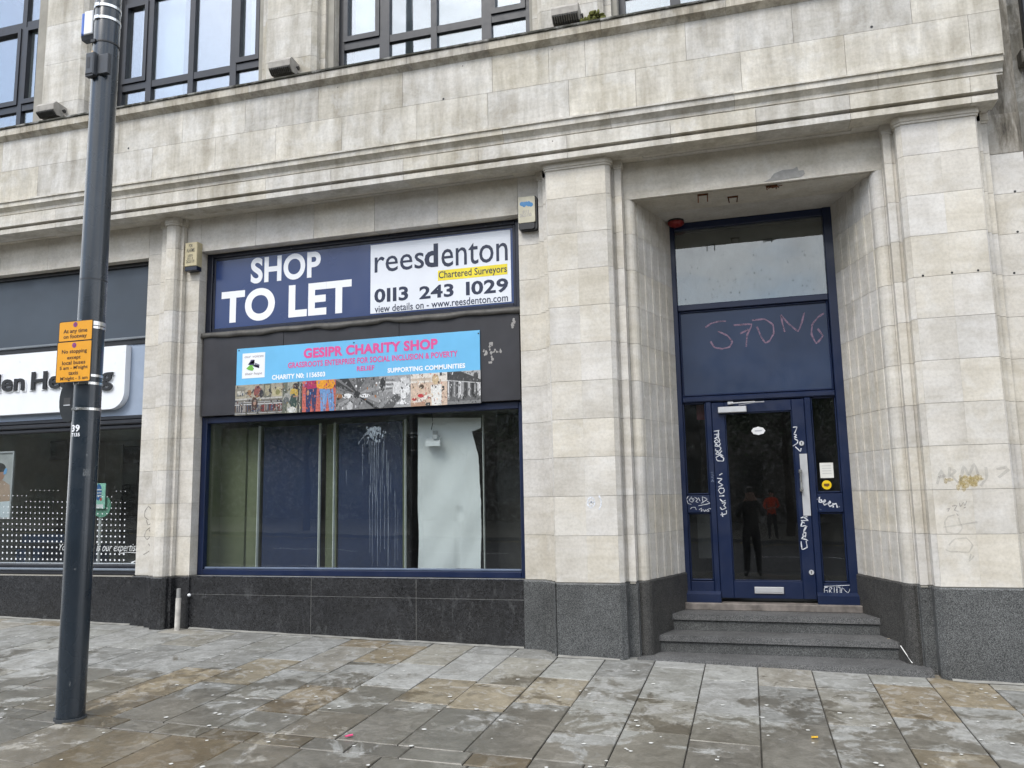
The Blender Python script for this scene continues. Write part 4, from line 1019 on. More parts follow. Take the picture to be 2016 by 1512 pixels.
MB().tube([(-9.3, 8.75, 1.03), (-9.3, 8.75, .51)], .04, 10).build('stem', ALU, tb); MB().prismz([(-9.3 + .22 * math.cos(k * math.pi / 10), 8.75 + .22 * math.sin(k * math.pi / 10)) for k in range(20)], .501, .52).build('base', ALU, tb)
# round glass lamp and leaflet stand behind the post
gd = empty('round_glass_display', (-7.45, 8.15, .5), 'round green-edged glass disc on a stand, just right of the lamp post', 'display stand')
c0 = zK(1120, 765, 8.15); rad = .135
MB().poly([(c0[0] + rad * math.cos(k * math.pi / 16), c0[1] + rad * math.sin(k * math.pi / 16)) for k in range(32)], 8.15, 0, .012).build('disc', plain('green_edged_glass', (.16, .36, .27), .15), gd)
MB().tube([(c0[0] - .03, 8.175, c0[1] - .06), (c0[0] - .03, 8.175, .51)], .02, 8).build('stem', ALU, gd)
a = zK(1020, 515, 8.12); b = zK(1152, 790, 8.12)
lf = empty('leaflet', (a[0], 8.12, b[1]), 'pale green leaflet with blue oval, propped before the glass disc', 'leaflet')
MB().bbox(a[0], b[0], 8.12, 8.128, b[1], a[1], .001).build('card', plain('pale_green_card', (.30, .62, .50), .5), lf)
o1 = zK(1085, 610, 8.118); MB().ball((o1[0], 8.119, o1[1]), (.05, .001, .105), 16, 4).build('oval', plain('oval_blue', (.02, .12, .34), .5), lf)
o1 = zK(1110, 688, 8.116); MB().ball((o1[0], 8.1175, o1[1]), (.018, .001, .02), 12, 4).build('red_dot', plain('dot_red', (.55, .06, .06), .5), lf)
for k, v in enumerate((578, 612, 642)):
    tbox('lettering', ('MADE', 'LOUD', 'and clear')[k] if False else '-----', zK, (1070, v), (1118, v + 12), 8.1165, CREAMW, lf)
o1 = zK(1040, 745, 8.118); o2 = zK(1135, 785, 8.118); MB().poly([(o1[0], o2[1]), (o2[0], o2[1]), (o2[0], o1[1]), (o1[0], o1[1])], 8.1185).build('caption', WHITE, lf)
# framed advert at the left edge
pa = empty('framed_poster', (-9.0, 7.97, 1.3), 'framed advert showing a person from behind, at the left photo edge', 'poster')
a = zK(-330, 178, 7.97); b = zK(122, 905, 7.97)
fr_ = frame(MB(), a[0], b[0], b[1], a[1], .022, 7.95, 7.975, .003).build('frame', ALU, pa)
x0, x1, z0, z1 = a[0] + .0225, b[0] - .0225, b[1] + .0225, a[1] - .0225
def ppoly(name, pts, mat, y): MB().poly([(x0 + (x1 - x0) * p, z0 + (z1 - z0) * q) for p, q in pts], y).build(name, mat, pa)
MB().box(x0, x1, 7.968, 7.974, z0, z1).build('print', plain('poster_grey', (.42, .43, .44), .4), pa)
ppoly('printed_floor', [(0, 0), (1, 0), (1, .25), (0, .22)], plain('poster_pale', (.62, .68, .74), .4), 7.9675)
ppoly('printed_coat', [(.35, .22), (.5, .52), (.78, .58), (.95, .5), (1, .25)], plain('poster_coat', (.42, .30, .23), .5), 7.967)
ppoly('printed_head', [(.70 + .13 * math.cos(k * math.pi / 8), .68 + .12 * math.sin(k * math.pi / 8)) for k in range(16)], plain('poster_skin', (.38, .22, .16), .5), 7.9665)
ppoly('printed_hair', [(.70 + .15 * math.cos(k * math.pi / 10), .74 + .11 * math.sin(k * math.pi / 10)) for k in range(-1, 12)], plain('poster_hair', (.03, .027, .027), .5), 7.966)
ppoly('printed_device', [(.80, .66), (.86, .68), (.88, .75), (.84, .77), (.80, .72)], plain('poster_blue', (.18, .40, .72), .5), 7.9655)

# ------------------------------------------------------------------ the entrance
D = 8.60
zD = Z(1280, 740, .3175)
ds = MB()
def post(x0, x1, z0, z1, y0=D, y1=D + .10, b=.006): ds.bbox(x0, x1, y0, y1, z0, z1, b)
post(-.70, -.63, .49, 4.482, D - .012); post(.875, .975, .49, 4.482, D - .012)
post(-.629, .874, 4.405, 4.48); post(-.629, .874, 3.51, 3.575, D - .006); post(-.629, .874, 2.525, 2.585, D - .016, b=.012)
post(-.395, -.338, .49, 2.523, D - .006); post(.575, .635, .49, 2.523, D - .006)
post(-.629, -.396, 1.385, 1.565); post(.636, .874, 1.375, 1.56)
post(-.629, -.396, .495, .70); post(.636, .874, .495, .69)
dsf = ds.build('entrance_screen', NAVY, bld)
for x0, x1, z0, z1 in ((-.63, -.395, 1.565, 2.524), (.636, .875, 1.56, 2.524), (-.63, -.395, .70, 1.385), (.636, .875, .69, 1.375)):
    MB().box(x0, x1, D + .045, D + .051, z0, z1).build('pane', GLASS_DK, dsf)
    b_ = frame(MB(), x0 + .001, x1 - .001, z0 + .001, z1 - .001, (.014, .014, .02, .014), D + .012, D + .044, .010); b_.build('glazing_bead', NAVY, dsf)
FROST = glass_mat('dusty_transom_glass', (.52, .57, .54), 2.1, .14)
MB().box(-.629, .874, D + .04, D + .046, 3.575, 4.405).build('transom_pane', FROST, dsf)
MB().box(-.64, .90, D + .30, D + .32, 3.4, 4.45).build('transom_backing', plain('pale_backing_board', (.42, .46, .46), .7), dsf)
sp = MB()
for _ in range(60):
    sp.ball((R(-.6, .85), D + .039, R(3.6, 4.1)), (R(.002, .006), .0008, R(.002, .008)), 5, 3)
sp.build('dirt_specks', BLACK, dsf)
pn = MB().bbox(-.629, .874, D + .03, D + .06, 2.586, 3.509, .004).build('panel', NAVY_MID, dsf)
frame(MB(), -.628, .873, 2.587, 3.508, .022, D + .008, D + .0295, .012).build('panel_moulding', NAVY, dsf)
for x0, x1 in ((-.712, -.335), (.575, .985)):
    MB().prismx([(D + .09, .485), (D - .045, .485), (D - .045, .575), (D - .012, .604), (D + .09, .604)], x0, x1).build('kick_block', NAVY, dsf)
dr_ = frame(MB(), -.336, .573, .535, 2.515, (.128, .122, .17, .115), D + .004, D + .05, .005).build('entrance_door', NAVY, bld)
MB().box(-.21, .452, D + .025, D + .031, .70, 2.402).build('pane', GLASS_DK, dr_)
frame(MB(), -.208, .451, .705, 2.40, .012, D + .012, D + .0245, .008).build('glazing_bead', NAVY, dr_)
MB().bbox(.497, .568, D - .006, D + .004, 1.345, 1.957, .001).build('push_plate', ALU, dr_)
hd = MB(); hd.tube([(.492, D - .05, 1.80), (.492, D - .05, 1.585)], .011, 10)
for z in (1.785, 1.598): hd.box(.478, .508, D - .062, D + .003, z - .014, z + .014)
hd.build('pull_handle', STEEL, dr_)
for x, z in ((.524, 2.063), (.536, .796)):
    k_ = MB(); k_.tube([(x, D - .010, z), (x, D + .004, z)], .024, 16); lk = k_.build('lock', ALU, dr_)
    MB().poly([(x - .004, z - .012), (x + .004, z - .012), (x + .003, z + .003), (x + .006, z + .009), (x, z + .014), (x - .006, z + .009), (x - .003, z + .003)], D - .0112).build('keyhole', BLACK, dr_)
MB().bbox(-.01, .268, D - .010, D + .004, .585, .65, .004).build('letter_plate', ALU, dr_)
MB().box(.006, .252, D - .0112, D - .009, .60, .602).build('letter_flap_edge', BLACK, dr_)
cl = MB(); cl.bbox(-.27, .014, D - .05, D + .004, 2.40, 2.462, .006); cl.box(-.17, -.115, D - .03, D + .004, 2.487, 2.513)
cl.tube([(-.14, D - .04, 2.495), (.10, D - .075, 2.497)], .007, 8); cl.tube([(.19, D - .03, 2.497), (.10, D - .075, 2.492), (-.06, D - .03, 2.475)], .006, 8)
cl.build('door_closer', ALU, dr_)
c0 = (.117, 2.206)
MB().poly([(c0[0] + .066 * math.cos(t * math.pi / 12) * (1 + .05 * math.cos(t * math.pi / 12 * 8)), c0[1] + .040 * math.sin(t * math.pi / 12) * (1 + .08 * math.cos(t * math.pi / 12 * 8))) for t in range(24)], D + .020, 0, .004).build('number_plaque', plain('white_enamel', (.72, .73, .74), .3), dr_)
MB().stroke([(c0[0] - .035, c0[1]), (c0[0] + .035, c0[1] + .002)], D + .0185, .012).build('plaque_print', plain('plaque_ink', (.42, .43, .47), .5), dr_)
# notices in the side light
a = zD(1050, 540, D + .04); b = zD(1140, 632, D + .04)
nt_ = MB().box(a[0], b[0], D + .040, D + .043, b[1], a[1]).build('notice', plain('notice_paper', (.70, .70, .66), .7, var=.05), dsf)
GN = plain('notice_print', (.55, .56, .54), .7)
for k in range(4): MB().stroke([(a[0] + .02, a[1] - .03 - .025 * k), (b[0] - .02, a[1] - .03 - .025 * k)], D + .0392, .008).build('notice_print', GN, dsf)
c0 = zD(1095, 676, D + .04)
MB().poly([(c0[0] + .045 * math.cos(t * math.pi / 14), c0[1] + .045 * math.sin(t * math.pi / 14)) for t in range(28)], D + .041, 0, .002).build('round_sticker', plain('sticker_yellow', (.80, .55, .01), .4), dsf)
MB().poly([(c0[0] - .026, c0[1] - .012), (c0[0] + .006, c0[1] - .018), (c0[0] + .026, c0[1] - .006), (c0[0] + .024, c0[1] + .014), (c0[0] - .026, c0[1] + .012)], D + .0402).build('sticker_print', plain('sticker_brown', (.14, .06, .01), .5), dsf)
# dark hall behind the door
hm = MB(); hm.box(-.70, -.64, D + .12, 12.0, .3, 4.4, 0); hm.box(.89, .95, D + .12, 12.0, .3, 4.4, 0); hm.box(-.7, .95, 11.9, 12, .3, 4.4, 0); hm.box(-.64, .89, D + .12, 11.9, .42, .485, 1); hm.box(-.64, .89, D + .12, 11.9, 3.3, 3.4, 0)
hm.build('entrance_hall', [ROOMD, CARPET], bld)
RP = plain('red_hall_panel', (.20, .02, .03), .6)
MB().box(-.50, -.41, D + .2, D + .22, 2.36, 2.52).build('hall_red_sign', RP, bld)
MB().box(-.60, -.40, 9.6, 9.63, .85, 1.45).build('hall_pale_panel', plain('hall_panel', (.20, .20, .19), .7), bld)

# graffiti: strokes read from the photograph, (window, plane, width, material, parent, lists of points)
zE = Z(1330, 800, .26455); zF = Z(1530, 800, .26455)
def tagmark(name, zf, Y, wd, mat, parent, lines):
    mb = MB()
    for l in lines: mb.stroke([zf(u, v, Y) for u, v in l], Y, wd)
    return mb.build(name, mat, parent)
tagmark('chalk_graffiti', zA, D + .0285, .016, CHALKP, pn, [
    [(680, 1240), (720, 1212), (770, 1198), (825, 1196)], [(770, 1268), (840, 1300), (872, 1345), (850, 1380), (800, 1392), (745, 1385), (715, 1340)],
    [(880, 1225), (1015, 1215), (975, 1290), (968, 1378)], [(925, 1285), (985, 1255)], [(1010, 1190), (1100, 1180), (1160, 1220), (1165, 1280), (1135, 1335), (1105, 1352), (1075, 1310), (1045, 1235)],
    [(1215, 1150), (1225, 1210), (1242, 1275)], [(1220, 1160), (1270, 1215), (1338, 1272), (1365, 1200), (1380, 1135)], [(1520, 1140), (1480, 1165), (1435, 1220), (1430, 1290), (1465, 1358), (1515, 1300), (1475, 1250)]])
GW = .0085
tagmark('marker_graffiti', zE, D + .0025, GW, PAINTW, dr_, [
    [(285, 185), (325, 180)], [(318, 180), (320, 240)], [(288, 210), (325, 205)], [(290, 240), (310, 232), (308, 210)], [(322, 235), (330, 258), (300, 275), (288, 262), (305, 245), (330, 270)],
    [(335, 275), (320, 300), (292, 295), (300, 280), (340, 310), (325, 335), (295, 330), (300, 315)], [(345, 330), (320, 360), (298, 355), (310, 340), (350, 365)], [(355, 370), (330, 362), (300, 380), (310, 405), (355, 408), (360, 385), (335, 372)]])
tagmark('marker_graffiti', zE, D + .0025, GW, PAINTW, dr_, [
    [(325, 512), (348, 498)], [(310, 535), (350, 540), (315, 565), (355, 585), (318, 600)], [(360, 610), (330, 608), (318, 625), (335, 650), (360, 640), (362, 618)], [(325, 668), (362, 665)], [(330, 690), (350, 710), (372, 700)],
    [(345, 720), (375, 715), (358, 740), (378, 755), (345, 770), (332, 750)], [(335, 808), (380, 800), (378, 775)], [(352, 822), (345, 790)]])
tagmark('marker_graffiti', zE, D - .002, .005, PAINTW, dsf, [
    [(95, 668), (82, 690), (92, 722), (118, 730)], [(120, 672), (100, 700), (125, 715), (140, 690), (115, 680), (135, 705)], [(140, 675), (165, 690), (150, 710), (168, 715)], [(170, 680), (182, 705)], [(198, 672), (205, 720)], [(190, 722), (240, 690), (198, 672)], [(170, 740), (260, 722), (235, 705)]])
tagmark('marker_graffiti', zE, D - .002, .005, PAINTW, dsf, [
    [(110, 765), (120, 752), (145, 750), (155, 770)], [(175, 770), (195, 755), (190, 785), (205, 765), (215, 785), (225, 768)], [(228, 780), (240, 765), (250, 780), (235, 782)], [(245, 760), (280, 765)]])
tagmark('scratched_graffiti', zE, D - .008, .0035, film_mat('faint_marker', (.35, .42, .55), .6), dsf, [[(260, 490), (285, 492), (265, 505), (288, 515), (262, 525), (285, 535)], [(270, 545), (290, 560), (262, 560), (280, 545)]])
tagmark('marker_graffiti', zF, D + .0025, .009, PAINTW, dr_, [
    [(118, 155), (150, 152), (130, 200)], [(122, 205), (148, 215), (125, 228), (148, 232)], [(128, 240), (155, 255), (150, 275), (118, 295)], [(135, 300), (175, 338), (178, 312)]])
tagmark('marker_graffiti', zF, D + .0025, .009, PAINTW, dr_, [
    [(175, 830), (225, 820)], [(190, 820), (235, 850), (175, 850), (205, 870)], [(190, 850), (175, 895), (215, 885), (195, 930)], [(222, 890), (200, 930), (190, 960), (210, 975), (215, 935), (195, 945)], [(205, 960), (180, 985), (215, 990), (230, 1000)], [(178, 1005), (185, 1068), (225, 1050), (215, 1000)]])
tagmark('marker_graffiti', zF, D - .002, .011, PAINTW, dsf, [
    [(297, 690), (299, 693)], [(315, 675), (312, 715), (335, 712), (330, 695), (312, 700)], [(338, 718), (362, 705), (355, 695), (340, 710), (350, 735), (372, 725)], [(375, 728), (400, 715), (392, 705), (378, 722), (390, 745), (412, 735)], [(415, 720), (418, 752)], [(418, 730), (440, 722), (448, 755)], [(460, 746), (462, 748)]])
tagmark('marker_graffiti', zF, D - .002, .005, PAINTW, dsf, [
    [(378, 1345), (352, 1350), (350, 1385), (372, 1395), (378, 1370), (360, 1370)], [(388, 1398), (390, 1345), (410, 1352), (392, 1372), (415, 1398)], [(425, 1345), (425, 1390), (440, 1395), (445, 1330)], [(445, 1350), (450, 1395), (470, 1390), (468, 1345), (448, 1345)], [(478, 1398), (482, 1345), (530, 1395), (548, 1335)], [(548, 1335), (546, 1398)], [(350, 1340), (548, 1330)]])
tagmark('scratched_graffiti', zF, D - .002, .003, film_mat('faint_marker_b', (.30, .38, .52), .6), dsf, [[(275, 745), (300, 750), (280, 765)], [(290, 740), (305, 775), (285, 775), (300, 755)], [(312, 765), (330, 770)]])
# tags on the stone
zQ = Z(1020, 880, .2976); pierp = [o_ for o_ in bld.children if o_.name.startswith('stone_pier')]
tagmark('painted_mark', zQ, 7.4975, .014, PAINTW, pierp[0], [[(485, 330), (462, 345), (460, 385), (480, 402), (505, 385), (505, 348), (485, 330)], [(484, 345), (484, 388)], [(462, 366), (505, 364)], [(535, 322), (550, 355), (548, 385), (535, 415)]])
zQ6 = Z(1620, 740, .4168)
tagmark('rubbed_graffiti', zQ6, 7.4975, .020, GREYTAG, pierp[1], [[(540, 510), (560, 440), (580, 505)], [(545, 480), (580, 470)], [(600, 430), (595, 500)], [(600, 440), (630, 450), (605, 470), (640, 505)], [(650, 500), (665, 420), (690, 470)], [(690, 470), (715, 410), (735, 470)], [(770, 430), (775, 480), (745, 520)], [(820, 440), (870, 430)], [(830, 480), (880, 440)]])
tagmark('rubbed_graffiti', zQ6, 7.4975, .007, film_mat('thin_pen_tag', (.24, .23, .22), .45), pierp[1], [[(585, 630), (600, 625), (590, 640)], [(610, 615), (635, 610), (620, 635), (640, 640)], [(645, 600), (650, 620), (665, 595), (670, 615), (680, 590)], [(630, 650), (640, 660)], [(665, 625), (675, 620)]])
tagmark('rubbed_graffiti', zQ6, 7.4975, .011, GREYTAG, pierp[1], [[(625, 655), (590, 665), (575, 690), (585, 740), (640, 745), (660, 720), (640, 670)], [(570, 715), (730, 690)], [(595, 800), (620, 770), (680, 765), (710, 800), (690, 835), (640, 830), (600, 830), (580, 820)], [(700, 840), (690, 880), (715, 850)]])
ym = MB()
for _ in range(32):
    x, z = zQ6(random.gauss(680, 34), random.gauss(500, 14), 7.498); ym.ball((x, 7.4985, z), (R(.01, .035), .0008, R(.01, .03)), 7, 3)
ym.build('ochre_stain', YSTAIN, pierp[1])
zQ5 = Z(0, 820, .291)
tagmark('rubbed_graffiti', zQ5, 7.7175, .010, film_mat('faint_tag', (.33, .315, .28), .8), pierp[2], [[(1035, 640), (1005, 605), (980, 640), (978, 680), (1005, 700)], [(990, 700), (1000, 735), (1020, 725)], [(1025, 745), (990, 770), (975, 810), (995, 835), (1025, 800), (1010, 765)], [(1005, 860), (1025, 900), (970, 935)]])
# remains of fixings under the door head
for k, (x, y) in enumerate([(-.28, 7.80), (.0, 7.96), (.36, 7.78)]):
    fx = empty('rusty_fixing', (x, y, 4.482), ['pair of rusty bolts under the door head, left of three', 'short rusty bolts under the door head, middle of three', 'tangle of rusty metal under the cement patch over the door'][k], 'fixing', 'rusty fixings under the door head')
    for s_ in (-1, 1):
        MB().tube([(x + s_ * .045, y, 4.483), (x + s_ * .045 + R(-.01, .01), y, 4.40 + .02 * k)], .006, 6).build('bolt', RUST, fx)
    b_ = MB(); b_.box(x - .05, x + .05, y - .012, y + .012, 4.470, 4.481)
    if k == 2:
        for _ in range(5): b_.tube([(x + R(-.1, .08), y + R(-.02, .02), 4.478), (x + R(-.08, .08), y + R(-.02, .02), 4.455), (x + R(-.08, .1), y, 4.47)], .004, 5)
    b_.build('plate', RUST, fx)
# red sounder in the door head
rs = empty('red_alarm_sounder', (-.60, 8.50, 4.45), 'dark red round sounder in the top left corner of the doorway', 'alarm')
MB().tube([(-.60, 8.50, 4.4815), (-.60, 8.50, 4.455)], .085, 20).build('base', BLACK, rs)
MB().ball((-.60, 8.50, 4.452), (.088, .088, .042), 20, 10).build('dome', RED, rs, smooth=True)

# white socket remains on the granite, and specks
a = at(1338, 1162, 8.45)
wm = MB().box(-.728, -.7245, 8.42, 8.47, .585, .655); wm.build('white_bracket', WHITE, bld)
# white pipe
zP = Z(240, 1060, .1455)
px0, pz1 = zP(758, 680, 7.60); pz0 = gz(px0, 7.6)
pp = empty('white_pipe', (px0, 7.60, pz0), 'short white pipe standing against the dark granite pier base', 'pipe')
MB().tube([(px0, 7.61, pz0 - .01), (px0 + .004, 7.61, pz1 - .10)], .028, 14).build('pipe', PIPE, pp)
MB().tube([(px0 + .004, 7.61, pz1 - .10), (px0 + .004, 7.61, pz1)], .022, 14).build('grey_end', plain('pipe_end', (.27, .27, .26), .6), pp)
MB().ball((px0 + .09, 7.672, pz1 - .075), (.020, .018, .017), 10, 6).tube([(px0 + .07, 7.69, pz1 - .08), (px0 + .09, 7.675, pz1 - .075)], .012, 8).build('pipe_clip', WHITE, pp)

# floodlights standing on the ledge
def flood(x, lab):
    fo = empty('floodlight', (x, 7.42, 6.245), lab, 'floodlight', 'floodlights on the ledge')
    prof = [(7.60, 6.29), (7.36, 6.275), (7.305, 6.33), (7.30, 6.395), (7.34, 6.44), (7.56, 6.42)]
    MB().prismx(prof, x - .135, x + .135).build('housing', FLOODG, fo)
    g_ = MB()
    for k in range(11):
        q = x - .118 + k * .0236; g_.prismx([(7.37, 6.277), (7.300, 6.325), (7.298, 6.305), (7.365, 6.262)], q - .005, q + .005)
    g_.build('grille', plain('dark_grille', (.03, .03, .028), .7), fo)
    MB().tube([(x + .137, 7.45, 6.36), (x + .16, 7.45, 6.36)], .022, 10).build('pivot_knob', BLACK, fo)
    br = MB(); br.box(x + .139, x + .147, 7.43, 7.47, 6.243, 6.37); br.box(x - .147, x - .139, 7.43, 7.47, 6.243, 6.37); br.box(x - .147, x + .147, 7.43, 7.47, 6.238, 6.25); br.build('bracket', FLOODG, fo)
    MB().tube([(x + .15, 7.45, 6.31), (x + .21, 7.43, 6.275), (x + .23, 7.5, 6.26)], .009, 6).build('cable', FLOODG, fo)
flood(-7.95, 'grey floodlight on the ledge left of the lamp post'); flood(-4.72, 'grey floodlight on the ledge between the two left upper windows'); flood(-1.50, 'grey floodlight on the ledge beside the green moss')

# ------------------------------------------------------------------ lamp post
d_ = RIGHT * ((138 - 1008) / FPX) + DOWN * ((1414 - 756) / FPX) + FWD
t_ = (CAMZ + .137) / (-d_.z - .022 * d_.x + .03 * d_.y)
PX, PY = d_.x * t_, d_.y * t_; PZ = gz(PX, PY)
PR = .0925 * PY / 4.66
lp = empty('lamp_post', (PX, PY, PZ), 'tall dark blue-grey lamp post standing on the pavement', 'lamp post')
def zrow(py):
    """height on the post's axis that shows at photo row py"""
    k = (py - 756) / FPX; a = Vector((PX, PY, 0)); den = (DOWN - FWD * k)
    return CAMZ - den.dot(a) / den.z
pl_ = MB(); pl_.tube([(PX, PY, PZ - .05), (PX, PY, PZ + .03), (PX, PY, 1.5), (PX, PY, 2.6), (PX, PY, 5.0), (PX, PY, 8.0)], [PR * 1.01, PR, PR, PR * .99, PR * .97, PR * .95], 40)
pl_.build('pole', POST, lp, smooth=True)
MB().tube([(PX, PY, PZ - .02), (PX, PY, PZ + .012)], PR * 1.10, 30).build('base_collar', plain('grout_collar', (.05, .055, .06), .9), lp)
MB().tube([(PX, PY, 8.0), (PX, PY, 9.5)], [PR * .7, PR * .55], 24).build('upper_pole', POST, lp, smooth=True)
MB().tube([(PX, PY, zrow(555)), (PX, PY, zrow(553))], PR * 1.004, 40, cap=False).build('pole_seam', CHAR, lp)
for py, h in ((22, .022), (46, .022), (640, .030), (648, .018), (742, .018), (757, .018), (807, .018)):
    zc = zrow(py); MB().tube([(PX, PY, zc - h / 2), (PX, PY, zc + h / 2)], PR * 1.025, 40).build('steel_band', STEEL, lp, smooth=False)
    MB().box(PX - .03, PX + .01, PY - PR * 1.09, PY - PR * .9, zc - h * .6, zc + h * .6).build('band_clip', STEEL, lp)
zc = zrow(92); MB().tube([(PX, PY, zc - .006), (PX, PY, zc + .006)], PR * 1.02, 40).build('black_strap', BLACK, lp); MB().box(PX - .05, PX - .01, PY - PR * 1.1, PY - PR * .9, zc - .012, zc + .012).build('strap_clip', BLACK, lp)
# numbers painted on the post, wrapped round it
def wrap_text(body, px0, px1, py0, py1, mat):
    v, f = glyphs(body, .03, 2); xs = [p[0] for p in v]; ys = [p[1] for p in v]
    r = PR * 1.025; zt, zb = zrow(py0) , zrow(py1)
    # angle on the cylinder of a photo column
    def ang(px):
        best = None
        for k in range(-900, 901):
            t = .72 + k / 900 * 1.42; P = Vector((PX + r * math.sin(t), PY - r * math.cos(t), (zt + zb) / 2 - CAMZ))
            c = P.dot(FWD); q = 1008 + FPX * P.dot(RIGHT) / c
            if best is None or abs(q - px) < best[0]: best = (abs(q - px), t)
        return best[1]
    a0, a1 = ang(px0), ang(px1)
    V = []
    for p in v:
        t = a0 + (a1 - a0) * (p[0] - min(xs)) / (max(xs) - min(xs)); V.append((PX + r * math.sin(t), PY - r * math.cos(t), zb + (zt - zb) * (p[1] - min(ys)) / (max(ys) - min(ys))))
    MB().add(V, f).build('painted_number', mat, lp)
RES = film_mat('sticker_residue', (.30, .32, .33), .35, 40)
def residue(py, h, t0, t1):
    r = PR * 1.012; z = zrow(py); n = 6
    MB().add([(PX + r * math.sin(t0 + (t1 - t0) * i / n), PY - r * math.cos(t0 + (t1 - t0) * i / n), z + k * h) for i in range(n + 1) for k in (0, 1)], [(2 * i, 2 * i + 2, 2 * i + 3, 2 * i + 1) for i in range(n)]).build('sticker_residue', RES, lp)
residue(938, .05, .75, 1.25); residue(900, .02, .9, 1.0); residue(1120, .012, .5, .62); residue(1345, .03, .6, .68)
wrap_text('39', 142, 157, 838, 852, CREAMW); wrap_text('T135', 141, 157, 854, 861, CREAMW)
# waiting-restriction plates
zY = Z(100, 600, .1852); ysn = PY - PR - .035
sgn = empty('parking_sign', (PX - .05, ysn, zrow(752)), 'amber no-stopping sign of two plates strapped to the lamp post', 'sign')
def plate(l, r_, rad=.012):
    a = zY(*l, ysn); b = zY(*r_, ysn)
    rbox(a[0], b[0], b[1], a[1], ysn, ysn + .004, rad, 'plate_back', BLACK, sgn)
    return rbox(a[0] + .006, b[0] - .006, b[1] + .006, a[1] - .006, ysn - .001, ysn + .002, rad * .7, 'plate_face', YELLOW, sgn)
plate((92, 185), (440, 372)); plate((72, 400), (418, 812))
for u, v in ((264, 211), (251, 430)):
    x, z = zY(u, v, ysn); MB().poly([(x + .019 * math.cos(k * math.pi / 12), z + .019 * math.sin(k * math.pi / 12)) for k in range(24)], ysn - .002).build('roundel', PURPLE, sgn)
    MB().stroke([(x - .011, z + .011), (x + .011, z - .011)], ysn - .0026, .005).stroke([(x - .011, z - .011), (x + .011, z + .011)], ysn - .0026, .005).build('roundel_cross', plain('roundel_red', (.35, .05, .12), .5), sgn)
for body, l, r_ in (('At any time', (137, 265), (386, 298)), ('on footway', (137, 322), (380, 356)), ('No stopping', (119, 482), (382, 514)), ('except', (174, 550), (315, 582)), ('local buses', (121, 602), (365, 624)), ('5 am - M\'night', (95, 658), (390, 684)), ('taxis', (188, 708), (288, 740)), ('M\'night - 5 am', (101, 770), (388, 797))):
    tbox('lettering', body, zY, l, r_, ysn - .0022, INK, sgn, bold=.016)
MB().box(PX - .07, PX + .04, ysn + .0045, PY - PR * .96, zrow(660), zrow(650)).build('bracket', ALU, sgn); MB().box(PX - .07, PX + .04, ysn + .0045, PY - PR * .96, zrow(745), zrow(735)).build('bracket', ALU, sgn)
# round junction cover strapped behind the sign
zc0 = zrow(790); xo = PX - PR - .035
bk = empty('black_cable_box', (xo, PY, zc0 - .14), 'rounded black box with label, behind the amber sign on the post', 'box')
pts = [(.085 * math.cos(k * math.pi / 12), .155 * math.sin(k * math.pi / 12)) for k in range(24)]
MB().poly([(xo + .02 + a, zc0 + b) for a, b in pts], PY - .06, 0, .12).build('shell', plain('black_matt', (.015, .018, .02), .45), bk)
MB().box(xo - .02, xo + .04, PY - .063, PY - .0605, zc0 - .035, zc0 + .025).build('label', plain('label_dark', (.05, .05, .05), .4), bk)
MB().box(xo - .02, xo + .04, PY - .0645, PY - .063, zc0 - .033, zc0 - .026).build('label_strip', ALU, bk)
# sensor box at the top
zc1 = (zrow(22) + zrow(70)) / 2; sb = empty('sensor_box', (PX - PR - .05, PY, zc1 - .1), 'white and blue sensor box strapped high on the lamp post', 'sensor')
zH = Z(100, 0, .13228); ys_ = PY - .05
a = zH(500, 170, ys_); b = zH(612, 490, ys_)
MB().bbox(a[0], b[0], ys_, ys_ + .09, b[1], a[1], .006).build('body', WHITE, sb)
MB().bbox(a[0] - .035, a[0] - .001, ys_ + .004, ys_ + .085, b[1] + .004, a[1] - .004, .012).build('blue_front', plain('cobalt_plastic', (.10, .20, .60), .35), sb)
MB().bbox(b[0] + .001, PX - PR * .9, ys_ + .01, ys_ + .08, b[1] + .005, a[1] - .005, .004).build('mount', CHAR, sb)
MB().prismx([(ys_ + .01, b[1] - .002), (ys_ + .02, b[1] - .035), (ys_ + .07, b[1] - .035), (ys_ + .08, b[1] - .002)], a[0] - .03, b[0] + .02).build('foot', CHAR, sb)
MB().ball((b[0] + .01, ys_ + .03, b[1] - .045), .02, 12, 8).build('lens', BLACK, sb)
zc2 = (zrow(110) + zrow(150)) / 2; cb = empty('clip_unit', (PX - .06, PY - PR, zrow(150)), 'dark grey socket unit on the post below the sensor box', 'socket')
a = zH(585, 830, PY - PR); b = zH(690, 1130, PY - PR)
hz0, hz1 = b[1], a[1]
q = MB(); q.bbox(a[0], b[0], PY - PR - .045, PY - PR * .55, hz0, hz1, .008); q.bbox(b[0] - .002, b[0] + .10, PY - PR * 1.08, PY - PR * .7, hz0 + .01, hz1 - .01, .004); q.build('body', plain('grey_moulding', (.045, .05, .058), .4), cb)
MB().box(a[0] + .02, a[0] + .045, PY - PR - .0465, PY - PR - .04, hz0 + .05, hz1 - .04).build('slot', BLACK, cb); MB().box(a[0] + .003, b[0] - .003, PY - PR - .04, PY - PR, hz0 - .012, hz0 - .0005).build('underside', BLACK, cb)
MB().ball((a[0] + .005, PY - PR * .8, hz1 + .03), (.012, .012, .024), 8, 6).build('photo_cell', plain('amber_lens', (.45, .30, .16), .3), cb)

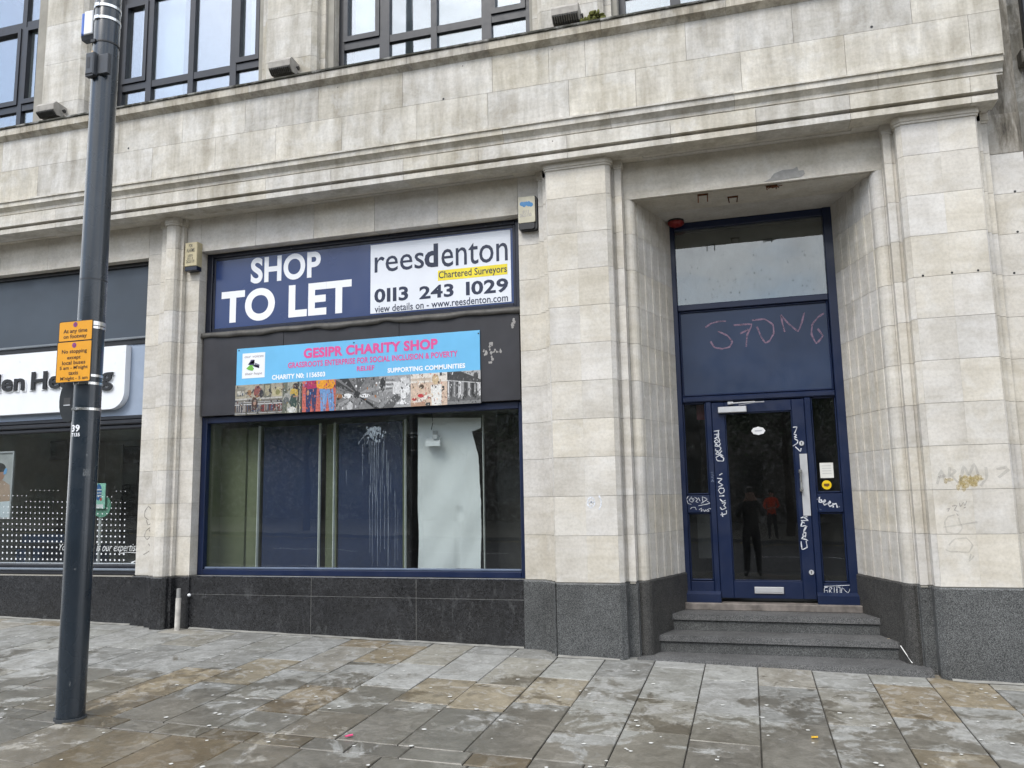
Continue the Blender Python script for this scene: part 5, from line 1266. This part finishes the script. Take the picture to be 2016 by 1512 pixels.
# ------------------------------------------------------------------ neighbour at the right edge
nb = empty('neighbouring_building', (3.6, 8.0, 0), 'dark recessed neighbouring building with drainpipe at the right photo edge', 'building')
NS = stone_mat('grimy_stone', (.30, .29, .265), dirt=.6)
MB().box(2.52, 7.0, 8.05, 9.0, -.2, 10).build('wall', NS, nb, (.9, .9, .9))
MB().tube([(2.50, 7.98, -.1), (2.50, 7.98, 10)], .035, 12).build('drainpipe', CHAR, nb)
frame(MB(), 2.66, 4.2, 5.55, 8.5, .10, 7.97, 8.06, .01).build('window_frame', CHAR, nb); MB().box(2.76, 4.1, 8.03, 8.04, 5.65, 8.4).build('pane', GLASS_UP, nb)
MB().bbox(2.6, 4.3, 7.92, 8.06, 5.42, 5.55, .01).build('sill', NS, nb, (.7, .7, .7))

# ------------------------------------------------------------------ litter and gum
gm = MB()
for _ in range(240):
    x, y = R(-8.5, 2.2), 4.0 + 3.4 * random.random()
    if y > 7.4: continue
    r = R(.007, .017); z = gz(x, y) + .0045
    gm.add([(x + r * R(.8, 1.2) * math.cos(k * math.pi / 4), y + r * R(.8, 1.2) * math.sin(k * math.pi / 4), z) for k in range(8)], [tuple(range(8))])
o = gm.build('chewing_gum_spots', plain('old_gum', (.56, .56, .53), .8)); o['kind'] = 'stuff'
tag(o, 'pale chewing gum spots trodden over the pavement', 'gum')
def scrap(name, px, py, mat, pts, lab, cat, z=None, yy=None):
    d = RIGHT * ((px - 1008) / FPX) + DOWN * ((py - 756) / FPX) + FWD
    t = (CAMZ + .137) / (-d.z - .022 * d.x + .03 * d.y)
    x, y = d.x * t, d.y * t; zz_ = gz(x, y) + .006
    n = len(pts)
    v = [(x + a, y + b, zz_ + R(0, .006)) for a, b in pts] + [(x + a, y + b, zz_ + .008 + R(0, .004)) for a, b in pts]
    tag(MB().add(v, [tuple(range(n - 1, -1, -1)), tuple(range(n, 2 * n))] + [(i, (i + 1) % n, n + (i + 1) % n, n + i) for i in range(n)]).build(name, mat), lab, cat)
scrap('paper_scrap', 687, 1452, plain('pink_paper', (.75, .08, .22), .6), [(-.02, -.02), (.0, -.026), (.022, .014), (.014, .026), (-.006, .012)], 'small pink paper scrap lying near the channel course', 'litter')
scrap('wrapper', 1604, 1455, plain('orange_wrapper', (.75, .45, .04), .5), [(-.02, -.007), (.02, -.008), (.021, .007), (-.019, .008)], 'small orange wrapper on the paving before the steps', 'litter')
tag(MB().tube([(1.17, 7.83, .255), (1.235, 7.72, .135)], .0042, 8).build('paper_straw', plain('white_straw', (.75, .75, .72), .5)), 'white straw leaning on the second step at its right end', 'litter')
for k, (x, y, z, lab) in enumerate([(1.16, 7.70, .113, 'tan cigarette end at the right end of the bottom step'), (1.10, 8.05, .273, 'pale cigarette end at the right of the middle step'), (-.80, 7.68, .113, 'white cigarette end at the left of the bottom step')]):
    tag(MB().tube([(x, y, z), (x + .03, y + .008, z)], .0042, 7).build('cigarette_end', plain('filter_%d' % k, ((.5, .26, .05), (.6, .5, .35), (.7, .7, .68))[k], .8)), lab, 'litter', 'cigarette ends on the steps')

# ------------------------------------------------------------------ the street behind the viewer, seen in the glass
rd = MB(); zr = lambda x: -.182 - .022 * x - .12
rd.add([(-60, -14, zr(-60)), (60, -14, zr(60)), (60, -1.52, zr(60)), (-60, -1.52, zr(-60))], [(0, 1, 2, 3)]); o = rd.build('road', ASPHALT); o['kind'] = 'structure'
kb = MB()
for y0 in (-1.54, -14.12): kb.add([(x, y, zr(x) + h) for x in (-60, 60) for y, h in ((y0, -.1), (y0, .125), (y0 + .14, .125), (y0 + .14, -.1))], [(0, 1, 5, 4), (1, 2, 6, 5), (2, 3, 7, 6), (0, 3, 2, 1), (4, 5, 6, 7)])
o = kb.build('kerb', GR_STEP); o['kind'] = 'structure'
ml = MB()
for y in (-1.9, -2.15, -13.4): ml.add([(x, yy_, zr(x) + .004) for x in (-60, 60) for yy_ in (y - .05, y + .05)], [(0, 2, 3, 1)])
o = ml.build('road_marking', plain('yellow_line', (.55, .40, .05), .7)); o['kind'] = 'structure'
ml = MB()
for k in range(-12, 12): ml.add([(x, yy_, zr(x) + .004) for x in (k * 5, k * 5 + 3) for yy_ in (-7.8, -7.68)], [(0, 2, 3, 1)])
o = ml.build('lane_marking', WHITE); o['kind'] = 'structure'
fp = MB(); fp.add([(-60, -40, zr(-60) + .12), (60, -40, zr(60) + .12), (60, -14.1, zr(60) + .12), (-60, -14.1, zr(-60) + .12)], [(0, 1, 2, 3)]); o = fp.build('far_pavement', FLAG, None, (.22, .22, .21)); o['kind'] = 'structure'
ob = empty('far_stone_building', (-4, -30, 0), 'dark stone building across the street, seen only as a reflection in the glass', 'building')
OS = stone_mat('dark_far_stone', (.12, .112, .10), dirt=.35)
MB().box(-95, 60, -34, -30, -.3, 11.5).build('wall', OS, ob, (1, 1, 1))
MB().box(-95.3, 60.3, -34, -29.6, 11.5, 12.2).build('cornice', OS, ob, (.9, .9, .9))
wv = MB().box(-.75, .75, -29.99, -29.97, 0, 2.4); wme = mesh('far_window', wv.v, wv.f, GLASS_DK)
for zc in (1.2, 5.0, 8.4):
    for k in range(-18, 11):
        o = link('window', wme, ob); o.location = (k * 3.4, 0, zc)
# trees on the far pavement
leafm = plain('leaf_green', (.035, .06, .018), .6, var=.5, vs_=8); bark = plain('bark', (.05, .04, .03), .9)
def tree(x, y, h, lab, seed):
    rnd = random.Random(seed); g0 = zr(x) + .12
    t = empty('street_tree', (x, y, g0), lab, 'tree', 'trees across the street')
    tr = MB(); tr.tube([(x, y, g0 - .05), (x + .05, y, g0 + h * .25), (x - .04, y + .1, g0 + h * .5), (x, y, g0 + h * .85)], [.18, .14, .10, .03], 9)
    cs = []
    for k in range(9):
        a = k * 2.4; z0 = g0 + h * (.32 + .05 * k); l = h * .28 * (1 - k * .05)
        e = (x + math.cos(a) * l, y + math.sin(a) * l, z0 + l * .6); tr.tube([(x, y, z0), ((x + e[0]) / 2, (y + e[1]) / 2, z0 + l * .4), e], [.06, .04, .015], 6); cs.append(e)
    tr.build('trunk', bark, t)
    lf_ = MB()
    for _ in range(2600):
        c = rnd.choice(cs); q = Vector((rnd.gauss(0, .5), rnd.gauss(0, .5), rnd.gauss(0, .42))) * h * .17 + Vector(c)
        a = Vector((rnd.uniform(-1, 1), rnd.uniform(-1, 1), rnd.uniform(-1, 1))).normalized() * .11; b = a.cross(Vector((rnd.uniform(-1, 1), rnd.uniform(-1, 1), 1))).normalized() * .07
        lf_.add([q - a, q + b, q + a, q - b], [(0, 1, 2, 3)])
    lf_.build('crown', leafm, t)
for k, (x, y, h) in enumerate([(-19, -16.5, 7.5), (-11.5, -17, 8.5), (-5.5, -16.5, 7), (1.5, -17.5, 8), (8, -16.5, 7.5)]):
    tree(x, y, h, 'leafy tree across the street, %s of five, seen only in the glass' % ('leftmost', 'second from left', 'middle one', 'second from right', 'rightmost')[k], 40 + k)

# people reflected in the door glass
def person(name, x, y, g0, H, lab, coat, trous, skin, hair, arms, face=1):
    root = empty(name, (x, y, g0), lab, 'person')
    s = H / 1.78
    J = {'pel': (0, 0, .95, .15, .12), 'wst': (0, 0, 1.10, .15, .11), 'cst': (0, 0, 1.32, .19, .13), 'shc': (0, 0, 1.46, .12, .09), 'nck': (0, .01, 1.52, .06, .06), 'hd0': (0, .03, 1.60, .075, .085), 'hd1': (0, .03, 1.70, .075, .09), 'hd2': (0, .02, 1.76, .045, .05)}
    for sg_, n_ in ((-1, 'l'), (1, 'r')):
        J['hip' + n_] = (sg_ * .09, 0, .90, .10, .10); J['kne' + n_] = (sg_ * .11, .01, .50, .07, .075); J['ank' + n_] = (sg_ * .12, -.02, .10, .05, .055); J['toe' + n_] = (sg_ * .14, .16, .04, .045, .035)
        J['sho' + n_] = (sg_ * .19, 0, 1.43, .07, .07)
        for k_, p in zip(('elb', 'wri', 'han'), arms[n_]): J[k_ + n_] = (*p, {'elb': .05, 'wri': .036, 'han': .038}[k_], {'elb': .05, 'wri': .034, 'han': .03}[k_])
    Ed = [('pel', 'wst'), ('wst', 'cst'), ('cst', 'shc'), ('shc', 'nck'), ('nck', 'hd0'), ('hd0', 'hd1'), ('hd1', 'hd2')]
    for n_ in 'lr': Ed += [('pel', 'hip' + n_), ('hip' + n_, 'kne' + n_), ('kne' + n_, 'ank' + n_), ('ank' + n_, 'toe' + n_), ('shc', 'sho' + n_), ('sho' + n_, 'elb' + n_), ('elb' + n_, 'wri' + n_), ('wri' + n_, 'han' + n_)]
    ks = list(J); P = [Vector((x + J[k][0] * s, y + J[k][1] * s * face, g0 + J[k][2] * s)) for k in ks]
    # five fingers, each rooted in the hand
    ED = [(ks.index(a), ks.index(b)) for a, b in Ed]; RAD = [(J[k][3] * s, J[k][4] * s) for k in ks]
    for n_ in 'lr':
        h_ = P[ks.index('han' + n_)]; w_ = P[ks.index('wri' + n_)]; d = (h_ - w_).normalized(); sd_ = d.cross(Vector((0, 1, 0))).normalized() if abs(d.y) < .9 else Vector((1, 0, 0))
        for q, (off, ln) in enumerate(((-.03, .065), (-.01, .08), (.01, .075), (.03, .06), (.045, .045))):
            i0 = len(P); P.append(h_ + sd_ * off + d * .03); P.append(h_ + sd_ * off * 1.2 + d * (.03 + ln) + Vector((0, face * .02, -.01))); RAD += [(.010, .010), (.008, .008)]
            ED += [(ks.index('han' + n_), i0), (i0, i0 + 1)]
    me = bpy.data.meshes.new('body'); me.from_pydata([tuple(p) for p in P], ED, [])
    for m_ in (coat, trous, skin, BLACK): me.materials.append(m_)
    o = link('body', me, root)
    sk = o.modifiers.new('skin', 'SKIN'); sk.use_smooth_shade = True
    for k, sv in enumerate(me.skin_vertices[0].data): sv.radius = RAD[k]; sv.use_root = (k == 0)
    ss = o.modifiers.new('sub', 'SUBSURF'); ss.levels = 1; ss.render_levels = 1
    dg = bpy.context.evaluated_depsgraph_get(); nm = bpy.data.meshes.new_from_object(o.evaluated_get(dg))
    o.modifiers.clear(); o.data = nm
    nm.materials.clear()
    for m_ in (coat, trous, skin, BLACK): nm.materials.append(m_)
    hands = [P[ks.index('wri' + n_)].lerp(P[ks.index('han' + n_)], .2) for n_ in 'lr']; elb = [P[ks.index('elb' + n_)] for n_ in 'lr']
    for pg in nm.polygons:
        c = pg.center; z = (c.z - g0) / s; mi = 0
        if z < .10 and True: mi = 3
        elif z < .88: mi = 1
        elif z > 1.53: mi = 2
        for h_, e_ in zip(hands, elb):
            if (c - h_).length < .17 * s and (c - h_).dot(h_ - e_) > 0: mi = 2
        pg.material_index = mi
    # hair, nose, ears, eyes
    hc = Vector((x, y + .02 * face, g0 + 1.70 * s)); hm_ = MB(); hm_.ball((hc.x, hc.y - .012 * face, hc.z + .025 * s), (.088 * s, .102 * s, .085 * s), 16, 10); hm_.build('hair', hair, root, smooth=True)
    fz = g0 + 1.655 * s; fy = y + .03 * face + .095 * s * face
    MB().ball((x, fy, fz - .01), (.013, .02, .022), 8, 6).build('nose', skin, root); MB().ball((x - .034, fy - .012 * face, fz + .015), (.012, .008, .008), 8, 6).ball((x + .034, fy - .012 * face, fz + .015), (.012, .008, .008), 8, 6).build('eyes', BLACK, root)
    MB().ball((x, fy - .008 * face, fz - .055), (.026, .008, .007), 8, 6).build('mouth', plain('lips_' + name, (.30, .10, .09), .6), root); MB().ball((x - .083 * s, y + .03 * face, fz), (.012, .022, .033), 8, 6).ball((x + .083 * s, y + .03 * face, fz), (.012, .022, .033), 8, 6).build('ears', skin, root)
    return root
SKIN = plain('skin', (.42, .25, .18), .55); HAIR = plain('grey_hair', (.16, .15, .14), .8)
person('person', -.02, -.42, gz(0, -.42), 1.80, 'person in dark coat and trousers holding a phone, mirrored in the door glass', plain('dark_coat', (.012, .012, .014), .85), plain('dark_trousers', (.014, .015, .02), .85), SKIN, HAIR,
       {'l': ((-.24, .10, 1.20), (-.10, .30, 1.52), (-.05, .34, 1.60)), 'r': ((.25, .12, 1.22), (.12, .30, 1.55), (.07, .34, 1.62))})
tag(MB().bbox(-.075, .075, -.055, -.045, 1.565, 1.645, .003).build('phone', BLACK), 'black phone held up by the person mirrored in the door', 'phone')
person('person', .74, -14.8, zr(.74) + .12, 1.80, 'person in orange jacket across the street, mirrored in the door glass', plain('orange_jacket', (.62, .06, .015), .7), plain('black_trousers', (.015, .015, .017), .85), SKIN, plain('black_hair', (.012, .011, .01), .8),
       {'l': ((-.27, .02, 1.18), (-.16, .20, 1.10), (-.06, .24, 1.12)), 'r': ((.27, .02, 1.18), (.16, .20, 1.12), (.06, .24, 1.14))})
